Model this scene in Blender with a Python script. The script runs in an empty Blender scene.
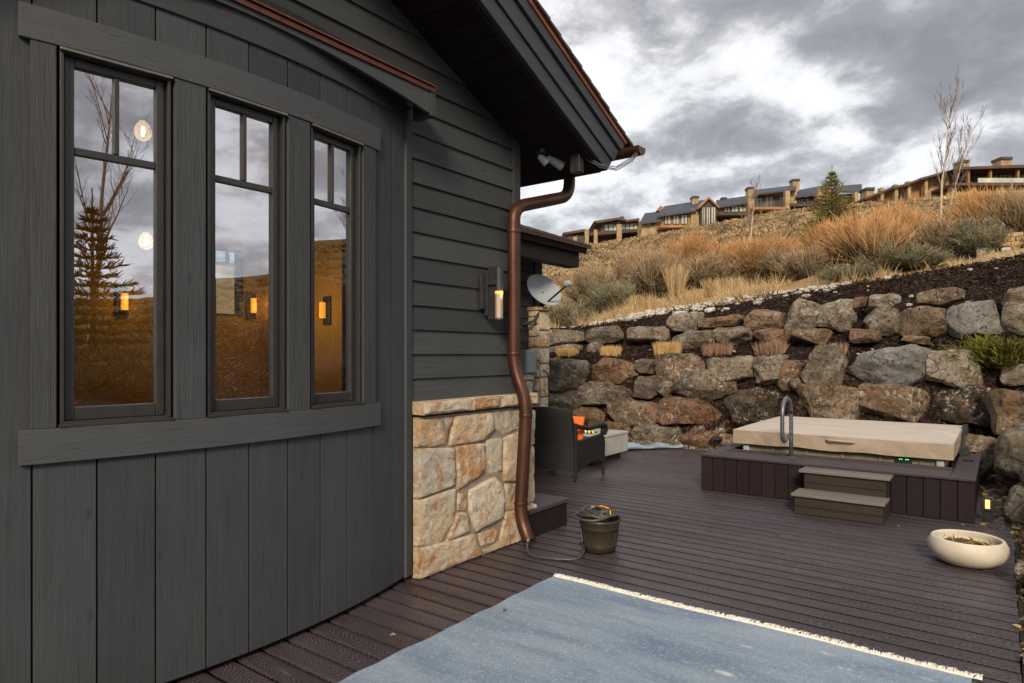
EXPO = 0.52; SUNE = 2.4; SKYOFF = (1.3, 0.2, 0)
import bpy, bmesh, math, random
import numpy as np
from mathutils import Vector, Matrix, noise, Euler
random.seed(7)
RNG = np.random.default_rng(11)
SC = bpy.context.scene
COL = SC.collection
PI = math.pi
ORG = {}

# ------------------------------------------------------------------ materials
class NT:
    def __init__(s, name):
        m = bpy.data.materials.new(name); m.use_nodes = True
        s.m = m; s.t = m.node_tree; s.t.nodes.clear()
        s.out = s.n('ShaderNodeOutputMaterial'); s.b = s.n('ShaderNodeBsdfPrincipled')
        s.l(s.b.outputs[0], s.out.inputs[0])
    def n(s, ty, **k):
        x = s.t.nodes.new(ty)
        for a, v in k.items(): setattr(x, a, v)
        return x
    def l(s, a, b): s.t.links.new(a, b)
    def set(s, node, key, v):
        if hasattr(v, 'is_output'): s.l(v, node.inputs[key])
        else: node.inputs[key].default_value = v
    def coord(s, scale=(1,1,1), kind='Object', rnd=True, rot=(0,0,0)):
        tc = s.n('ShaderNodeTexCoord'); mp = s.n('ShaderNodeMapping')
        s.l(tc.outputs[kind], mp.inputs[0]); mp.inputs['Scale'].default_value = scale; mp.inputs['Rotation'].default_value = rot
        if rnd:
            oi = s.n('ShaderNodeObjectInfo'); mu = s.n('ShaderNodeMath', operation='MULTIPLY'); s.l(oi.outputs['Random'], mu.inputs[0]); mu.inputs[1].default_value = 57.
            s.l(mu.outputs[0], mp.inputs['Location'])
        return mp.outputs[0]
    def noise(s, vec, scale=5, detail=6, rough=.55, dist=0):
        x = s.n('ShaderNodeTexNoise'); s.l(vec, x.inputs['Vector'])
        x.inputs['Scale'].default_value = scale; x.inputs['Detail'].default_value = detail
        x.inputs['Roughness'].default_value = rough; x.inputs['Distortion'].default_value = dist
        return x.outputs['Fac']
    def voro(s, vec, scale=5, feature='F1', out='Distance', rnd=1):
        x = s.n('ShaderNodeTexVoronoi', feature=feature); s.l(vec, x.inputs['Vector']); x.inputs['Scale'].default_value = scale
        x.inputs['Randomness'].default_value = rnd
        return x.outputs[out]
    def ramp(s, fac, stops, interp='LINEAR'):
        x = s.n('ShaderNodeValToRGB'); s.l(fac, x.inputs[0]); e = x.color_ramp.elements; x.color_ramp.interpolation = interp
        while len(e) < len(stops): e.new(.5)
        for k, (p, c) in enumerate(stops):
            e[k].position = p; e[k].color = (*c, 1) if len(c) == 3 else c
        return x.outputs[0]
    def val(s, fac, a, b, c=0., d=1.):
        x = s.n('ShaderNodeMapRange'); s.l(fac, x.inputs[0])
        for k, v in zip((1,2,3,4), (a,b,c,d)): x.inputs[k].default_value = v
        return x.outputs[0]
    def mix(s, fac, a, b, blend='MIX'):
        x = s.n('ShaderNodeMix', data_type='RGBA', blend_type=blend)
        s.set(x, 0, fac)
        for k, v in ((6,a),(7,b)):
            if hasattr(v, 'is_output'): s.l(v, x.inputs[k])
            else: x.inputs[k].default_value = (*v, 1)
        return x.outputs[2]
    def math(s, op, a, b=0.):
        x = s.n('ShaderNodeMath', operation=op); s.set(x, 0, a); s.set(x, 1, b); return x.outputs[0]
    def attr(s, name, out='Fac'):
        x = s.n('ShaderNodeAttribute'); x.attribute_name = name; return x.outputs[out]
    def bump(s, h, strength=.3, dist=.01, prev=None):
        x = s.n('ShaderNodeBump'); x.inputs['Strength'].default_value = strength; x.inputs['Distance'].default_value = dist
        s.l(h, x.inputs['Height'])
        if prev is not None: s.l(prev, x.inputs['Normal'])
        return x.outputs[0]
    def fin(s, col, rough=.7, nrm=None, metal=0., spec=.5):
        s.set(s.b, 'Base Color', col if hasattr(col, 'is_output') else (*col, 1))
        s.set(s.b, 'Roughness', rough); s.b.inputs['Metallic'].default_value = metal
        s.b.inputs['Specular IOR Level'].default_value = spec
        if nrm is not None: s.l(nrm, s.b.inputs['Normal'])
        return s.m

def simple(name, c, rough=.6, var=.25, scale=8, metal=0., spec=.5, bump=.15, bd=.004):
    t = NT(name); v = t.coord()
    f = t.noise(v, scale, 5)
    a = tuple(x*(1-var) for x in c); b = tuple(min(1, x*(1+var)) for x in c)
    r2 = t.val(t.noise(v, scale*2.3, 3), .3, .7, max(.05, rough-.1), min(1, rough+.1))
    return t.fin(t.ramp(f, [(.3,a),(.7,b)]), r2, t.bump(t.noise(v, scale*9, 5), bump, bd), metal, spec)

def wood(name, c, along='Z', rough=.75, var=.22, fine=1.0, spec=.25, tint=True, knots=True, bs=.5):
    """painted sawn timber: grain along one axis, a few knots and checks"""
    t = NT(name)
    k = {'X':(.7,14,14),'Y':(14,.7,14),'Z':(14,14,.7)}[along]
    v = t.coord(k, rnd=False)
    big = t.coord((1,1,1), rnd=False)
    g = t.noise(v, 3.0*fine, 7, .65, .6); g2 = t.noise(v, 11*fine, 4, .6)
    blot = t.noise(big, 2.2, 4)
    col = t.ramp(g, [(.25,tuple(x*(1-var) for x in c)),(.75,tuple(x*(1+var) for x in c))])
    col = t.mix(t.val(blot, .3, .7, 0, .5), col, tuple(x*1.25+.004 for x in c))
    if tint:
        col = t.mix(1, col, t.ramp(t.attr('tint'), [(0,(.78,.78,.78)),(1,(1.2,1.2,1.2))]), 'MULTIPLY')
    crack = t.val(t.noise(v, 5*fine, 2, .5, .2), .66, .70, 0, 1)
    col = t.mix(t.math('MULTIPLY', crack, .22), col, tuple(x*.35 for x in c))
    h = t.math('ADD', t.math('MULTIPLY', g, .8), t.math('MULTIPLY', g2, .6))
    h = t.math('SUBTRACT', h, t.math('MULTIPLY', crack, .35))
    if knots:
        kv = t.coord({'X':(2.2,6,6),'Y':(6,2.2,6),'Z':(5,5,2.2)}[along], rnd=False)
        kn = t.val(t.voro(kv, 1.3), .0, .11, 1, 0)
        col = t.mix(t.math('MULTIPLY', kn, .6), col, tuple(x*.4 for x in c))
        h = t.math('SUBTRACT', h, t.math('MULTIPLY', kn, .7))
    r = t.val(g2, .3, .7, rough-.12, rough+.1)
    return t.fin(col, r, t.bump(h, bs, .006), spec=spec)

def deckmat():
    t = NT('composite_decking'); tc = t.n('ShaderNodeTexCoord'); sp = t.n('ShaderNodeSeparateXYZ'); t.l(tc.outputs['Object'], sp.inputs[0]); big = t.coord((.35,1,1), rnd=False); tn = t.attr('tint')
    # embossed cathedral grain: nested arches down the middle of every board
    v_ = t.math('ABSOLUTE', t.math('SUBTRACT', t.math('FRACT', t.math('DIVIDE', t.math('ADD', sp.outputs[1], 2.5), .1425)), t.val(tn, 0, 1, .35, .65)))
    wob = t.noise(t.coord((1.2,6,1), rnd=False), 1.5, 3, .5)
    sg = t.math('SUBTRACT', t.math('MULTIPLY', t.math('GREATER_THAN', t.math('FRACT', t.math('MULTIPLY', tn, 7.3)), .5), 2.), 1.)
    ph = t.math('ADD', t.math('MULTIPLY', t.math('MULTIPLY', sp.outputs[0], sg), 30.), t.math('ADD', t.math('MULTIPLY', t.math('POWER', v_, 1.6), 19.), t.math('MULTIPLY', wob, 9.)))
    g = t.math('ADD', t.math('MULTIPLY', t.math('SINE', t.math('MULTIPLY', ph, 6.2832)), .5), .5); g2 = t.noise(t.coord((6,90,90), rnd=False), 1.6, 4, .6)
    base = t.ramp(tn, [(0,(.020,.0145,.020)),(.5,(.031,.023,.030)),(1,(.048,.036,.045))])
    wear = t.noise(big, 1.3, 5, .6, .4)
    base = t.mix(t.val(wear, .40, .7, 0, .6), base, (.078,.068,.082))
    base = t.mix(t.math('MULTIPLY', t.math('MULTIPLY', t.val(g, .4, .95, 0, 1), t.val(v_, .34, .48, 1, .1)), t.val(g2, .35, .65, .05, .8)), base, (.165,.125,.122))
    base = t.mix(t.math('MULTIPLY', t.val(t.noise(big, 11, 6, .7), .60, .70, 0, 1), .3), base, (.24,.215,.22))
    h = t.math('ADD', t.math('MULTIPLY', g, .35), t.math('MULTIPLY', g2, .5))
    r = t.val(t.noise(big, 5, 5), .3, .7, .29, .50)
    return t.fin(base, r, t.bump(h, .6, .004), spec=.5)

def rockmat(name, dark, mid, light, lichen=.35, rust=.2, speck=(.60,.57,.50)):
    t = NT(name); v = t.coord((1,1,1))
    a = t.noise(v, 1.6, 8, .62, .8); b = t.noise(v, 7, 9, .72, .5); c = t.noise(v, 30, 6, .75)
    col = t.ramp(t.math('ADD', t.math('MULTIPLY', a, .55), t.math('MULTIPLY', b, .45)), [(.36,dark),(.49,mid),(.60,light)])
    rm = t.val(t.math('ADD', t.math('MULTIPLY', t.noise(v, 2.3, 7, .7, 1.2), .75), t.math('MULTIPLY', b, .25)), .50, .60, 0, rust*2.2)
    col = t.mix(rm, col, (.30,.135,.058))
    ol = t.val(t.noise(v, 3.3, 6, .65, .8), .55, .66, 0, .55)
    col = t.mix(ol, col, (.235,.195,.105))
    patch = t.val(t.noise(v, 1.7, 5, .6, .3), .44, .56, 0, 1)
    spots = t.val(t.math('ADD', t.math('MULTIPLY', t.noise(v, 11, 8, .8, .2), .6), t.math('MULTIPLY', c, .4)), .53, .565, 0, 1)
    lm = t.math('MULTIPLY', t.math('MULTIPLY', patch, spots), min(.95, lichen*2.4))
    col = t.mix(lm, col, speck)
    pit = t.val(t.noise(v, 19, 7, .8), .36, .44, 1, 0)
    col = t.mix(t.math('MULTIPLY', pit, .75), col, tuple(x*.35 for x in dark))
    cr = t.val(t.voro(t.coord((1,.9,1.7), rot=(.3,.2,.5)), 2.6, 'DISTANCE_TO_EDGE'), 0, .022, 1, 0)
    crm = t.math('MULTIPLY', cr, t.val(t.noise(v, 3, 3), .5, .58, 0, .6))
    col = t.mix(crm, col, tuple(x*.3 for x in dark))
    h = t.math('ADD', t.math('MULTIPLY', b, 1.2), t.math('ADD', t.math('MULTIPLY', c, .5), t.math('ADD', t.math('MULTIPLY', crm, -.7), t.math('MULTIPLY', pit, -.5))))
    return t.fin(col, .9, t.bump(h, 1.0, .07), spec=.2)

def plant(name, stops, rough=.85, hstops=None, hmix=.6, trans=.15):
    t = NT(name); r = t.attr('tint'); col = t.ramp(r, stops)
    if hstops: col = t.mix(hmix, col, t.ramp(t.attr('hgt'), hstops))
    m = t.fin(col, rough, spec=.15)
    tr = t.n('ShaderNodeBsdfTranslucent'); t.l(col, tr.inputs[0]); mx = t.n('ShaderNodeMixShader'); mx.inputs[0].default_value = trans
    t.l(t.b.outputs[0], mx.inputs[1]); t.l(tr.outputs[0], mx.inputs[2]); t.l(mx.outputs[0], t.out.inputs[0])
    return m

def emit(name, c, s):
    t = NT(name); v = t.coord(); f = t.noise(v, 30, 2)
    t.b.inputs['Base Color'].default_value = (*c,1); t.set(t.b, 'Emission Color', (*c,1)); t.b.inputs['Emission Strength'].default_value = s
    t.l(t.val(f, 0, 1, .3, .5), t.b.inputs['Roughness'])
    return t.m

def glassmat(name, tint=(.8,.86,.86), refl=.56, rough=.0, wav=.02):
    t = NT(name); v = t.coord((1,1,1), rnd=False)
    g = t.n('ShaderNodeBsdfGlossy'); g.inputs['Roughness'].default_value = rough; g.inputs['Color'].default_value = (.92,.95,1,1)
    tr = t.n('ShaderNodeBsdfTransparent'); tr.inputs[0].default_value = (*tint,1)
    bp = t.bump(t.noise(v, 2.2, 1), wav, .01); t.l(bp, g.inputs['Normal'])
    lw = t.n('ShaderNodeFresnel'); lw.inputs['IOR'].default_value = 1.5
    fac = t.math('ADD', t.math('MULTIPLY', lw.outputs[0], .9), refl)
    mx = t.n('ShaderNodeMixShader'); t.l(t.math('MINIMUM', fac, .95), mx.inputs[0]); t.l(tr.outputs[0], mx.inputs[1]); t.l(g.outputs[0], mx.inputs[2])
    t.l(mx.outputs[0], t.out.inputs[0]); t.t.nodes.remove(t.b)
    return t.m

def stonemat():
    t = NT('veneer_stone'); v = t.coord(rnd=False); tn = t.attr('tint')
    cm = t.n('ShaderNodeCombineXYZ'); t.l(t.math('MULTIPLY', tn, 23.), cm.inputs[0])
    va = t.n('ShaderNodeVectorMath', operation='ADD'); t.l(v, va.inputs[0]); t.l(cm.outputs[0], va.inputs[1]); v = va.outputs[0]
    a = t.noise(v, 3.6, 9, .68, 1.2); b = t.noise(v, 17, 8, .75, .4); d = t.noise(v, 7, 7, .7, .8)
    c = t.ramp(tn, [(0,(.60,.44,.27)),(.2,(.70,.58,.41)),(.4,(.54,.48,.39)),(.6,(.72,.62,.46)),(.8,(.58,.36,.18)),(1,(.66,.52,.34))])
    c = t.mix(t.val(a, .50, .60, 0, .8), c, (.46,.20,.075))
    c = t.mix(t.val(d, .50, .60, 0, .75), c, (.74,.68,.57))
    c = t.mix(t.val(t.noise(v, 5, 7, .7, .6), .58, .66, 0, .6), c, (.24,.15,.09))
    c = t.mix(t.val(b, .57, .64, 0, .8), c, (.20,.12,.065))
    h = t.math('ADD', t.math('MULTIPLY', d, .9), b)
    return t.fin(c, .9, t.bump(h, 1.0, .032), spec=.2)

def rugmat():
    t = NT('woven_blue_rug'); v = t.coord((1,1,1), rnd=False)
    f = t.noise(t.coord((1,4.5,1), rnd=False), 1.1, 6, .6, .5); w = t.noise(t.coord((.8,40,1), rnd=False), 7, 3, .7)
    fi = t.noise(v, 190, 3, .8); fi2 = t.noise(v, 60, 3, .7)
    col = t.ramp(f, [(.3,(.17,.25,.375)),(.5,(.285,.38,.50)),(.7,(.42,.51,.60))])
    col = t.mix(t.val(w, .45, .62, 0, .35), col, (.36,.42,.46))
    col = t.mix(t.val(fi, .5, .64, 0, .8), col, (.10,.14,.20))
    col = t.mix(t.val(fi2, .54, .66, 0, .6), col, (.52,.56,.57))
    # pale woven flecks set out in a loose lattice
    fv = t.coord((2.6,5.2,0), rnd=False); d = t.voro(fv, 1.0, rnd=.55)
    fl = t.math('MULTIPLY', t.val(d, .06, .15, 1, 0), t.val(t.noise(v, 30, 4, .8), .40, .52, 0, .9))
    col = t.mix(fl, col, (.70,.73,.72))
    wv = t.n('ShaderNodeTexWave', wave_type='BANDS', bands_direction='Y'); t.l(v, wv.inputs[0]); wv.inputs['Scale'].default_value = 60; wv.inputs['Distortion'].default_value = 1.5
    h = t.math('ADD', wv.outputs['Fac'], fi)
    return t.fin(col, .95, t.bump(h, .6, .004), spec=.1)

def groundmat():
    t = NT('ground_soil'); tc = t.n('ShaderNodeTexCoord'); v = tc.outputs['Object']
    at = t.n('ShaderNodeAttribute'); at.attribute_name = 'zone'; sp = t.n('ShaderNodeSeparateColor'); t.l(at.outputs['Color'], sp.inputs[0])
    nb = t.noise(v, 1.6, 5); nf = t.noise(v, 26, 5, .7); vc = t.voro(v, 34, out='Color'); spv = t.n('ShaderNodeSeparateColor'); t.l(vc, spv.inputs[0])
    mul = t.ramp(spv.outputs[0], [(0,(.010,.007,.006)),(.5,(.026,.016,.013)),(.85,(.050,.031,.024)),(1,(.11,.075,.055))])
    vg = t.voro(v, 30, out='Color'); sg = t.n('ShaderNodeSeparateColor'); t.l(vg, sg.inputs[0])
    gra = t.ramp(sg.outputs[1], [(0,(.05,.04,.03)),(.4,(.15,.12,.09)),(.8,(.24,.20,.15)),(1,(.42,.36,.28))])
    far = t.noise(v, .22, 8, .65, .5); fine = t.noise(v, 2.6, 8, .7)
    hil = t.ramp(t.math('ADD', t.math('MULTIPLY', far, .5), t.math('MULTIPLY', fine, .5)), [(.36,(.30,.205,.11)),(.5,(.50,.35,.19)),(.62,(.70,.50,.26))])  # golden light on the slope is put into the soil colour
    hil = t.mix(t.val(nf, .4, .7, .25, 0), hil, (.16,.11,.06))
    hil = t.mix(sp.outputs[0], hil, t.ramp(fine, [(.35,(.035,.024,.012)),(.65,(.12,.080,.036))]))  # right-hand slope coloured darker to dim its window reflection
    m1 = t.math('ADD', sp.outputs[1], t.math('MULTIPLY', t.math('SUBTRACT', nb, .5), .6))
    col = t.mix(t.val(m1, .4, .6), mul, hil)
    m2 = t.math('ADD', sp.outputs[2], t.math('MULTIPLY', t.math('SUBTRACT', nf, .5), .5))
    col = t.mix(t.val(m2, .45, .55), col, gra)
    h = t.math('ADD', t.voro(v, 34), t.math('MULTIPLY', nf, .6))
    return t.fin(col, .95, t.bump(h, 1.0, .03), spec=.12)

def coppermat(name, c1, c2, rough=.38, metal=.75):
    t = NT(name); v = t.coord((3,3,1.0), rnd=False)
    a = t.noise(v, 2.2, 7, .65, .4); b = t.noise(t.coord((1,1,.35), rnd=False), 14, 5, .7)
    col = t.ramp(a, [(.3,c1),(.7,c2)]); col = t.mix(t.val(b, .5, .75, 0, .5), col, tuple(x*.35 for x in c1))
    return t.fin(col, t.val(b, .3, .7, rough-.08, rough+.18), t.bump(b, .15, .004), metal)

M_ = {}
M_['board'] = wood('grey_green_board', (.047,.051,.055), 'Z', .72, var=.18)
M_['lap'] = wood('grey_green_lap_board', (.046,.050,.052), 'Y', .72, var=.16)
M_['trim'] = wood('grey_green_trim', (.056,.059,.062), 'Y', .7, var=.16, knots=False)
M_['casing'] = wood('rough_sawn_casing', (.052,.055,.058), 'Z', .78, bs=1.0)
M_['barge'] = wood('charcoal_barge_board', (.042,.045,.054), 'Y', .6, bs=.5, knots=False)
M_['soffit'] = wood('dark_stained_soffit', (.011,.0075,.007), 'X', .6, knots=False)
M_['deck'] = deckmat()
M_['skirt'] = wood('dark_brown_skirt_board', (.017,.010,.011), 'Z', .6, knots=False)
M_['decktop'] = wood('purple_brown_deck_board', (.050,.038,.046), 'X', .5, knots=False, spec=.4)
M_['tread'] = wood('grey_brown_tread', (.155,.135,.122), 'X', .6, knots=False)
M_['riser'] = wood('olive_brown_riser', (.040,.031,.025), 'X', .65, knots=False)
M_['sash'] = simple('bronze_window_metal', (.042,.039,.037), .42, .12, 20, .3)
M_['sash2'] = simple('light_bronze_flashing', (.17,.155,.135), .35, .15, 20, .6)
M_['black'] = simple('black_parts_and_gap_shade', (.012,.012,.012), .9)  # gap shade painted black; also serves parts that are black themselves
M_['glass'] = glassmat('window_glass')
M_['copper'] = coppermat('bright_copper_edge', (.30,.10,.055), (.42,.16,.09), .42, .6)
M_['pipe'] = coppermat('aged_copper_pipe', (.070,.030,.020), (.125,.056,.036), .40, .65)
M_['copperdark'] = coppermat('dull_copper_edge', (.085,.028,.018), (.15,.05,.03), .5, .5)
M_['shingle'] = simple('wood_shingle', (.075,.055,.045), .85, .4, 5)
M_['slate'] = simple('grey_asphalt_shingle', (.06,.058,.06), .85, .4, 14)
M_['stone'] = stonemat()
M_['mortar'] = simple('stone_mortar', (.27,.215,.155), .95, .2, 14)
M_['rug'] = rugmat()
M_['fringe'] = simple('cream_cotton_fringe', (.78,.74,.66), .95, .2, 40)
M_['cover'] = None
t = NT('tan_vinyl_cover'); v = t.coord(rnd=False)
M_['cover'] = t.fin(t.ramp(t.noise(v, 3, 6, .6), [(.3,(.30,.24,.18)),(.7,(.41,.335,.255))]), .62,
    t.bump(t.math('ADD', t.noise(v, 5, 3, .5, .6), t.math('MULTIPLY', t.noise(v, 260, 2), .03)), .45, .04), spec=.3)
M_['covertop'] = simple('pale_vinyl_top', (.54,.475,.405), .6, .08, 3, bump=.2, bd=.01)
M_['shell'] = simple('beige_tub_cabinet', (.20,.17,.12), .6)
M_['white'] = simple('white_plastic', (.42,.42,.42), .4, .05)
M_['steel'] = simple('brushed_grey_tube', (.17,.18,.195), .38, .12, 14, .6)
M_['dishm'] = simple('pale_grey_dish', (.33,.36,.38), .5, .08, 9)
M_['darkmetal'] = simple('dark_grey_metal', (.05,.052,.055), .45, .15, 12, .5)
M_['greybox'] = simple('grey_painted_steel', (.26,.29,.28), .5, .1)
M_['conc'] = simple('pale_cast_concrete', (.40,.385,.35), .8, .16, 5, bump=.3)
M_['bowl'] = simple('cream_concrete_bowl', (.62,.56,.45), .62, .14, 6, bump=.25)
M_['soil'] = simple('dark_potting_soil', (.05,.035,.022), .95, .6, 40, bump=.9, bd=.02)
M_['leaf'] = plant('dead_leaf', [(0,(.16,.08,.03)),(.5,(.32,.22,.07)),(1,(.50,.40,.20))])
M_['bucket'] = simple('olive_brown_plastic', (.042,.033,.022), .38, .12, 10)
M_['hose'] = simple('grey_green_hose', (.055,.057,.056), .4, .2, 16)
M_['yellow'] = simple('yellow_plastic', (.75,.36,.02), .4, .1)
M_['orange'] = simple('orange_cushion_fabric', (.85,.17,.02), .9, .08, 60, bump=.4)
t = NT('black_woven_wicker'); v = t.coord((1,1,1), rnd=False)
w1 = t.n('ShaderNodeTexWave', wave_type='BANDS', bands_direction='Z'); t.l(v, w1.inputs[0]); w1.inputs['Scale'].default_value = 34
w2 = t.n('ShaderNodeTexWave', wave_type='BANDS', bands_direction='DIAGONAL'); t.l(v, w2.inputs[0]); w2.inputs['Scale'].default_value = 28
hh = t.math('MAXIMUM', w1.outputs['Fac'], w2.outputs['Fac'])
M_['wicker'] = t.fin(t.ramp(hh, [(.2,(.002,.002,.003)),(.9,(.013,.013,.015))]), .5, t.bump(hh, .8, .006))
M_['seatfab'] = simple('brown_seat_fabric', (.06,.05,.045), .95)
M_['amberwall'] = simple('ochre_plaster_wall', (.50,.31,.07), .9, .15, 2)
M_['floorw'] = simple('interior_oak_floor', (.22,.12,.05), .5, .2, 3)
M_['bulb'] = emit('glowing_filament', (1,.62,.25), 40)
M_['globe'] = glassmat('clear_globe_glass', (.95,.9,.8), .10)
t = NT('glowing_seeded_globe'); gv = t.voro(t.coord((1,1,1), rnd=False), 42); em = t.n('ShaderNodeEmission'); em.inputs[0].default_value = (1,.62,.28,1); em.inputs[1].default_value = 1.3
tr = t.n('ShaderNodeBsdfTransparent'); mx = t.n('ShaderNodeMixShader'); t.l(t.val(gv, .25, .55, .12, .85), mx.inputs[0]); t.l(tr.outputs[0], mx.inputs[1]); t.l(em.outputs[0], mx.inputs[2]); t.l(mx.outputs[0], t.out.inputs[0]); t.t.nodes.remove(t.b); M_['litglobe'] = t.m
M_['darkspruce'] = plant('dark_spruce_needles', [(0,(.012,.014,.008)),(1,(.05,.048,.02))])
M_['sconce'] = emit('amber_sconce_glass', (1,.38,.04), 1.5)
M_['lampglass'] = emit('seeded_lamp_glass', (.42,.33,.25), .40)
M_['lampglow'] = emit('lit_lamp_rim', (1,.40,.06), 1.5)
M_['bollglow'] = emit('lit_bollard_window', (1,.55,.20), .75)
M_['flame'] = emit('gas_flame', (1,.40,.06), 1.4)
M_['green'] = emit('green_led', (.05,1,.25), .9)
M_['basalt'] = rockmat('grey_brown_basalt', (0.068,0.057,0.046), (0.181,0.150,0.115), (0.326,0.279,0.219), .34, .16)
M_['brown'] = rockmat('brown_lichen_rock', (0.086,0.058,0.039), (0.222,0.158,0.104), (0.371,0.284,0.200), .36, .28)
M_['red'] = rockmat('reddish_rock', (0.104,0.058,0.039), (0.230,0.138,0.088), (0.334,0.237,0.160), .28, .42)
M_['pale'] = rockmat('pale_speckled_rock', (0.126,0.099,0.075), (0.298,0.251,0.189), (0.452,0.397,0.319), .42, .13)
M_['smooth'] = rockmat('smooth_blue_grey_rock', (0.145,0.144,0.145), (0.280,0.274,0.264), (0.397,0.388,0.375), .15, .07)
M_['dark'] = rockmat('near_black_lichen_rock', (0.025,0.022,0.019), (0.063,0.050,0.039), (0.153,0.123,0.095), .42, .14)
M_['whiterock'] = rockmat('white_limestone', (.50,.45,.37), (.70,.65,.56), (.82,.78,.70), .0, .04)
M_['ground'] = groundmat()
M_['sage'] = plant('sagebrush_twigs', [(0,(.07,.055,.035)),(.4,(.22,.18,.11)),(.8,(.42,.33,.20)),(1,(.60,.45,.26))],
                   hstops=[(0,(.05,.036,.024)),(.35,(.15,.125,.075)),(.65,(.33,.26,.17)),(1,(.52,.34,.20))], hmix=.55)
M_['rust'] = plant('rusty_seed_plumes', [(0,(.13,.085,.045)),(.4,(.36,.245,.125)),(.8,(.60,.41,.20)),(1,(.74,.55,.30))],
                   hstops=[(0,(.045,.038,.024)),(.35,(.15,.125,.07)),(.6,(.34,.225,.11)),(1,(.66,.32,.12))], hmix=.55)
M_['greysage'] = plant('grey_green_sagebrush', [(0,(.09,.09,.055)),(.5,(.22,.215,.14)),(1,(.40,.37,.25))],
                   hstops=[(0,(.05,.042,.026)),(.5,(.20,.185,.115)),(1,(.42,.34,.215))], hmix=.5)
M_['straw'] = plant('dry_straw_grass', [(0,(.28,.18,.085)),(.5,(.60,.43,.22)),(1,(.82,.66,.40))], trans=.25)
M_['tuft'] = plant('cut_straw_tuft', [(0,(.46,.28,.09)),(.5,(.66,.44,.19)),(1,(.80,.61,.33))], trans=.2)
M_['redstem'] = plant('red_grass_stubble', [(0,(.22,.12,.08)),(.6,(.38,.23,.16)),(1,(.52,.36,.25))])
M_['scrub'] = plant('hillside_scrub_twigs', [(0,(.085,.065,.040)),(.35,(.23,.175,.10)),(.7,(.46,.345,.20)),(1,(.72,.54,.30))])  # twig colours carry the golden light of the slope
M_['darkbrush'] = plant('dimmed_reflection_brush', [(0,(.02,.014,.008)),(.6,(.075,.05,.022)),(1,(.16,.10,.04))])  # twig tone darkened so the mirrored slope reads dimmer in the windows
M_['juniper'] = plant('olive_juniper_needles', [(0,(.045,.055,.012)),(.5,(.13,.13,.025)),(1,(.26,.22,.045))])
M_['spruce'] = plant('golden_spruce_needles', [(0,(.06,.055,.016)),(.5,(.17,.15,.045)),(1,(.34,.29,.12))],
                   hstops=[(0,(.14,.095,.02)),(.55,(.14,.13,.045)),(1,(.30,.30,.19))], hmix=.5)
M_['birch'] = simple('pale_birch_bark', (.48,.38,.28), .85, .25, 6)
M_['twig'] = simple('grey_brown_twig', (.22,.16,.12), .9, .3, 8)
M_['trunk'] = simple('dark_bark', (.07,.05,.035), .9, .3, 8)

# ------------------------------------------------------------------ object helpers
def tag(o, label=None, cat=None, group=None, kind=None):
    if label: o['label'] = label
    if cat: o['category'] = cat
    if group: o['group'] = group
    if kind: o['kind'] = kind
    return o
def thing(name, label, cat, loc=(0,0,0), rz=0, group=None, world=False):
    o = bpy.data.objects.new(name, None); COL.objects.link(o); o.location = loc; o.rotation_euler = (0,0,rz)
    o.empty_display_size = .2
    ORG[o.name] = Vector(loc) if world else Vector((0,0,0))
    return tag(o, label, cat, group)

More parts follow.
